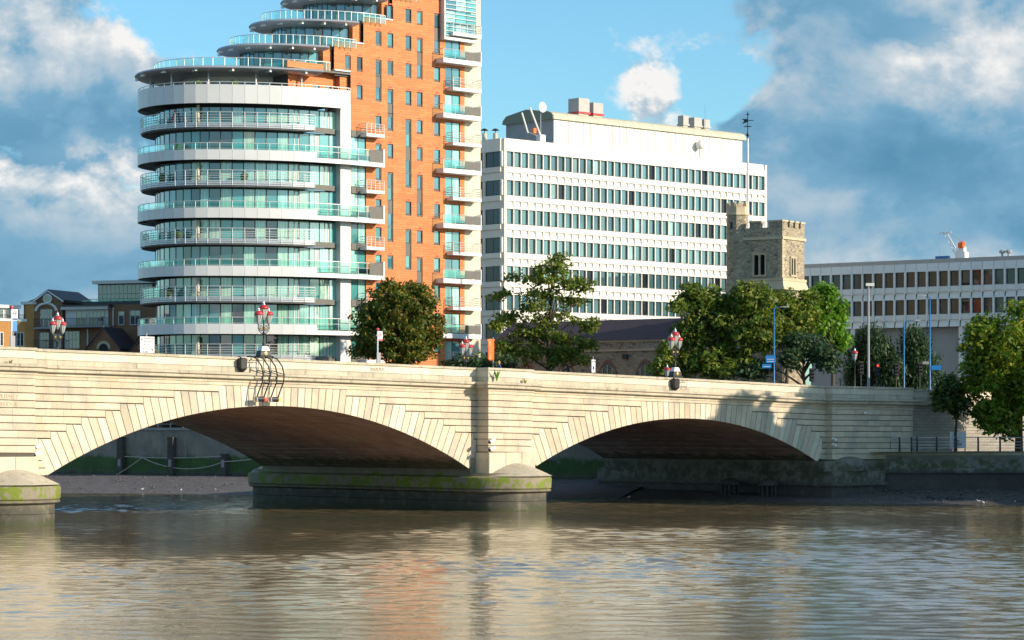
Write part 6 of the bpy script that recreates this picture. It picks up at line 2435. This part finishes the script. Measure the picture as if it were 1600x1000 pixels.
# weeds in the joints
def tuft(px, py, y, lab, h, n=26, mat='leaf_mid'):
    s, z = BR.hit(px, py, y)
    t = tag(MB().add([(0, 0, 0)], []).build('wall_weed', None), lab, 'weed', 'weeds on the parapet') if False else None
    rng = random.Random(px)
    mb = MB()
    for i in range(n):
        a = rng.uniform(0, 6.28)
        l = h * rng.uniform(.5, 1.1)
        dx, dy = math.cos(a) * l * .35, math.sin(a) * l * .2 - .06
        w_ = .03
        mb.add([(-w_, -.03, 0), (w_, -.03, 0), (dx * .6 + w_, dy * .6, l * .6), (dx * .6 - w_, dy * .6, l * .6), (dx, dy - .02, l)], [(0, 1, 2, 3), (3, 2, 4)])
    return tag(mb.build('wall_weed', mat, None, loc=BR.world(s, y, z), rot=BR.rot), lab, 'weed', 'weeds on the parapet')


s0_, _ = BR.hit(16, 572, -1.75)
tuft(16, 571.5, -1.75, 'green weed tuft on the cornice above the inscribed pilaster', .45)
tuft(776, 596, -1.75, 'tall green weed tuft on the cornice of the mid-river pilaster', 1.0, 40, 'leaf_bright')
tuft(820, 602, -1.7, 'brownish weed tuft on the cornice right beside the mid-river pilaster edge', .6, 20, 'leaf_autumn')
# graffiti scrawl on the parapet
pts = []
rg_ = random.Random(5)
for i in range(46):
    pts.append((i * .032 + .07 * math.sin(i * 1.9), -.012, .14 * math.sin(i * 1.25) + rg_.uniform(-.05, .05)))
s, z = BR.hit(578, 577, -.01)
gf = MB().tube([(p[0], p[1], p[2]) for p in pts], .012, 4).build('graffiti_scrawl', 'graffiti', bridge, loc=(s, 0, z))

# lamp columns, poles and signals on the approach road
def column(px, ptop, y, mat, lab, arm, r=.09, name='lamp_column', head='head'):
    s, w, hz = road(px, y)
    t = thing(name, lab, 'lamp column' if name == 'lamp_column' else 'pole', w, 0)
    h = hz(ptop)
    MB().lathe([(r * 1.6, 0), (r * 1.6, 1.2), (r, 1.35), (r * .75, h)], 10).build('pole', mat, t, True)
    if arm:
        MB().tube([(0, 0, h - .05), (arm * .35, 0, h + .12), (arm, 0, h + .12)], .04, 5).build('arm', mat, t)
        MB().loft([[(arm + x, y_, h + .12 + z_) for (y_, z_) in ((-.12 * k_, 0), (.12 * k_, 0), (.09 * k_, .12 * k_), (-.09 * k_, .12 * k_))] for x, k_ in ((-.1 * (1 if arm > 0 else -1), .6), (.25 * (1 if arm > 0 else -1), 1), (.75 * (1 if arm > 0 else -1), .7))]).build('lamp_head', 'grey_paint', t)
    return t, hz, h


t, hz, h = column(1209.5, 482, 22, 'blue_paint', 'blue lamp column in front of the olive tree, carrying blue fingerposts', .7)
for (z, w_, dx) in ((hz(567), 1.0, -.35), (hz(575), .95, -.75)):
    sg = MB().box(dx - w_ / 2, dx + w_ / 2, -.12, -.08, z - .02, z + (.75 if dx > -.5 else .4)).build('sign_panel', 'blue_sign', t)
    for q in range(2):
        MB().box(dx - w_ / 2 + .12, dx + w_ / 2 - .15, -.128, -.121, z + .12 + .22 * q, z + .17 + .22 * q).build('sign_line', 'sign_white', sg) if (dx > -.5 or q == 0) else None
t, hz, h = column(1357, 447, 8, 'grey_paint', 'tall grey camera pole in front of the larger weeping birch', 0, name='camera_pole', r=.13)
MB().box(-.25, .55, -.18, .18, h, h + .28).build('camera_housing', 'white_paint', t)
MB().tube([(0, 0, h - .1), (0, 0, h + .05)], .1, 6).build('camera_mount', 'grey_paint', t)
column(1412.5, 503, 18, 'blue_paint', 'shorter blue lamp column between the weeping birches', 1.0)
t, hz, h = column(1453, 465, 10, 'blue_paint', 'tall blue lamp column carrying a blue fingerpost, before the young birch', -.5)
MB().box(.15, 1.15, -.12, -.08, hz(578), hz(571)).build('sign_panel', 'blue_sign', t)
MB().box(-.75, -.1, -.12, -.08, hz(569), hz(565)).build('sign_panel', 'grey_paint', t)


def signal(px, ptop, y, lab, lit=None, n=1):
    s, w, hz = road(px, y)
    t = thing('traffic_light', lab, 'traffic light', w, R(10), 'traffic lights on the approach road')
    h = hz(ptop)
    MB().tube([(0, 0, 0), (0, 0, h)], .06, 8).build('pole', 'black_iron', t)
    hd = MB().box(-.17, .17, -.3, -.08, h - 1.1, h).build('signal_head', 'sign_black', t)
    MB().box(-.26, .26, -.09, -.07, h - 1.2, h + .1).build('backing_board', 'black_iron', hd)
    for i, c in enumerate(('signal_red', 'sign_black', 'sign_black')):
        m_ = c if (lit and i == 0) else 'louvre_dark'
        MB().lathe([(.11, 0), (.11, .03)], 12).build('lens', m_, hd, loc=(0, -.3, h - .2 - .33 * i), rot=(R(90), 0, 0))
        MB().loft([[(.13 * math.cos(a), -.3 - d, h - .2 - .33 * i + .13 * math.sin(a)) for a in [math.pi * j / 8 for j in range(9)]] for d in (0, .16)], cap=False, closed=False).build('visor', 'sign_black', hd)


signal(1268, 577, 14, 'traffic light showing no lit lamp below the dark shaded tree')
signal(1345, 566, 12, 'traffic light with dark lamps between the lantern post and the grey camera pole')
signal(1370, 568, 6, 'traffic light showing red beside the grey camera pole', True)
signal(1400, 569, 9, 'traffic light with dark lamps near the shorter blue lamp column')
signal(1437, 568, 8, 'traffic light with dark lamps beside the tall blue lamp column')

# promenade railing with curved posts
rl = thing('promenade_railing', 'dark curved-post steel railing along the embankment wall', 'railing', (31, 240.0, 4.37), 0)
pp = [(x, .3 - x * .05) for x in (3.9, 4.8, 5.9, 6.4, 8.2, 10.0, 12.0, 14.0, 16.0, 18.0)]
cpost = MB()
rings = []
for (dy, z) in ((0, 0), (-.06, .35), (-.06, .7), (.0, 1.05), (.13, 1.35)):
    rings.append([(-.075, dy - .12, z), (.075, dy - .12, z), (.075, dy + .12, z), (-.075, dy + .12, z)])
cpost.loft(rings)
cpost = setmat(cpost.mesh('post'), 'black_iron')
for x, y in pp:
    place('post', cpost, rl, (x, y, 0), -.05)
for z, yy in ((.35, -.07), (.62, -.07), (.9, -.04), (1.3, .12)):
    MB().tube([(pp[0][0], pp[0][1] + yy, z), (pp[-1][0], pp[-1][1] + yy, z)], .025 if z < 1.2 else .04, 5).build('rail', 'rail_steel', rl)
nb_ = thing('notice_board', 'white notice board behind the promenade railing at the round-headed tree', 'sign', (at(1497, 700, 242.9).x, 243.0, 4.35), 0)
MB().box(-.72, -.62, -.05, .05, 0, 1.9).build('post', 'grey_paint', nb_)
MB().box(.62, .72, -.05, .05, 0, 1.9).build('post', 'grey_paint', nb_)
pnl = MB().box(-.75, .75, -.09, -.05, .3, 1.85).build('panel', 'sign_white', nb_)
MB().box(-.1, .35, -.1, -.091, .55, .8).build('mark', 'grey_paint', pnl)
MB().box(-.35, .1, -.1, -.091, .85, 1.1).build('mark', 'grey_paint', pnl)

# timber fenders, chains and birds on the foreshore
def bankline(px):
    """point on the face of the river wall at a picture column"""
    r = (px - CX) / F
    a, b = Vector(LEFTBANK[1]), Vector(LEFTBANK[2])
    d = b - a
    t_ = (r * a.y - a.x) / (d.x - r * d.y)
    if t_ > 1:
        a, b = Vector(LEFTBANK[2]), Vector(LEFTBANK[3])
        d = b - a
        t_ = (r * a.y - a.x) / (d.x - r * d.y)
    p = a + d * t_
    n_ = Vector((d.y, -d.x)).normalized()
    return p + n_ * .45


for i, (px, nm) in enumerate(((193, 'farthest from the central pier'), (272, 'in the middle of the three'), (354, 'closest to the central pier'))):
    q = bankline(px)
    t = thing('fender_post', 'dark timber fender post on the weedy river wall, ' + nm, 'fender', (q.x, q.y, .8), R(-33), 'fender posts on the river wall')
    MB().box(-.38, .38, -.25, .3, 0, 4.6 if i < 2 else 2.8).build('timber', 'timber', t)
    MB().box(-.2, .2, -.3, -.25, 1.5, 2.3).build('wear_plate', 'paving', t)
    MB().box(-.42, .42, -.29, .3, 4.6 if i < 2 else 2.8, 4.75 if i < 2 else 2.95).build('cap', 'timber', t)
for (pa, pb, za, zb, sag, lab) in ((175, 227, .85, 3.3, .25, 'mooring chain slung low on the river wall towards the open river'), (227, 354, 3.3, 2.9, 2.0, 'long mooring chain sagging between the fender posts'), (354, 420, 2.9, 3.4, .1, 'mooring chain rising towards the central pier'), (200, 350, 3.4, 3.5, .35, 'upper mooring chain along the weed line')):
    a, b = bankline(pa), bankline(pb)
    path = []
    for i in range(17):
        u = i / 16
        p = a.lerp(b, u)
        path.append((p.x - a.x, p.y - a.y - .35, za + (zb - za) * u - sag * 4 * u * (1 - u) * .5 - za))
    tag(MB().tube(path, .055, 5).build('mooring_chain', 'rope', None, loc=(a.x, a.y, za)), lab, 'chain', 'mooring chains')
# wharf railing on top of the river wall
wr = thing('wharf_railing', 'pale railing on top of the river wall seen under the arch', 'railing', (*LEFTBANK[2], 6.58), 0)
d = (Vector(LEFTBANK[1]) - Vector(LEFTBANK[2])).normalized()
for i in range(14):
    p = d * (i * 1.8)
    MB().box(p.x - .05, p.x + .05, p.y + .3, p.y + .4, 0, 1.1).build('post', 'grey_paint', wr)
for z in (.4, .75, 1.1):
    MB().tube([(0, .35, z), (d.x * 23.4, d.y * 23.4 + .35, z)], .04, 5).build('rail', 'grey_paint', wr)


def bird(loc, rot, white, lab, grp, sc=1.0):
    t = thing('gull' if white else 'duck', lab, 'bird', loc, rot, grp)
    prof = [(-.28, .012, .19), (-.2, .05, .17), (-.08, .10, .16), (.06, .11, .165), (.15, .08, .19), (.19, .055, .25), (.22, .055, .31), (.27, .045, .325), (.30, .02, .32), (.36, .006, .31)]
    rings = [[(x * sc, r * sc * math.cos(a), (z + r * math.sin(a)) * sc) for a in [j * math.pi / 4 for j in range(8)]] for (x, r, z) in prof]
    MB().loft(rings).build('body', 'sign_white' if white else 'trousers', t, True)
    for sy in (-1, 1):
        MB().tube([(0, sy * .03 * sc, .08 * sc), (.01, sy * .03 * sc, 0)], .01 * sc, 4).build('leg', 'orange_plastic' if white else 'timber', t)
        MB().loft([[(x * sc, sy * (.085 + w_) * sc, z * sc) for (w_, z) in ((.0, .12), (.03, .17), (.0, .23))] for x in (.1, -.05)] + [[(-.3 * sc, sy * .03 * sc, .18 * sc)] * 3]).build('wing', 'grey_paint' if white else 'sign_black', t)


def fore_z(o, e, f, z0, z1):
    return z0 + (z1 - z0) * f


def shore(px, py):
    """point on the foreshore for a picture position: slope is close to a plane"""
    for Yd in np.arange(215, 275, .25):
        p = at(px, py, Yd)
        left = px < 500
        # height of the strip there
        if left:
            a, b = Vector((-48, 255)), Vector((-36, 286))
            base_ = Vector((-48 + (px - 76) * .068, 255 - (px - 76) * .028))
            f = (p.y - (255 - (p.x + 48) * .393)) / 31
            z = -.3 + 1.8 * f
        else:
            e0 = 224 - (p.x - 28) * .5 if p.x < 44 else 216
            f = (p.y - e0) / (19 + (p.x - 28) * .35)
            z = -.25 + 1.4 * f
        if p.z <= z:
            return Vector((p.x, p.y, max(z, .0)))
    return at(px, py, 240)


for i, (px, py, wh_, lab) in enumerate(((222, 766, True, 'white gull on the gravel foreshore, alone nearest the left-hand pier'), (283, 767, True, 'white gull on the gravel foreshore between two others'), (337, 767, True, 'white gull on the gravel foreshore nearest the central pier'),
                                       (1529, 785, True, 'white gull standing at the mud edge beside a second gull'), (1537, 787, True, 'white gull at the mud edge next to the standing gull'), (1586, 786, True, 'white-breasted gull on the mud below the plane tree'),
                                       (982, 779, True, 'white gull on the dark mud under the landward arch'))):
    bird(shore(px, py), R(20 + 50 * i), wh_, lab, 'gulls on the foreshore', .62)
for i, (px, py) in enumerate(((1449, 779), (1454, 779), (1458, 781), (1467, 781), (1480, 781), (1487, 782), (1498, 781), (1501, 775))):
    bird(shore(px, py), R(160 + 35 * i), False, 'dark duck resting in the flock on the mud below the embankment wall', 'ducks on the mud', .75)
# timber pile clusters in front of the abutment base under the landward arch
for (px, lab) in ((1141, 'caged timber pile cluster with a domed top, deeper under the landward arch'), (1200, 'caged timber pile cluster with a domed top, closer to the abutment face')):
    s = 79.9
    r = (px - CX) / F
    # solve for depth along the abutment face
    yy = min(np.arange(-1, 27, .05), key=lambda y_: abs((BR.world(s, y_).x) / (BR.world(s, y_).y) - r))
    w = BR.world(s, float(yy), -.6)
    t = thing('pile_cluster', lab, 'piles', w, BR.rot, 'pile clusters under the arch')
    for j in range(10):
        a = 2 * math.pi * j / 10
        MB().tube([(.75 * math.cos(a), .75 * math.sin(a), 0), (.75 * math.cos(a), .75 * math.sin(a), 1.95)], .09, 6).build('pile', 'timber', t)
    MB().lathe([(.95, 1.9), (.95, 2.0), (.8, 2.3), (.4, 2.5), (.05, 2.55)], 14).build('dome', 'embank_wall', t, True)
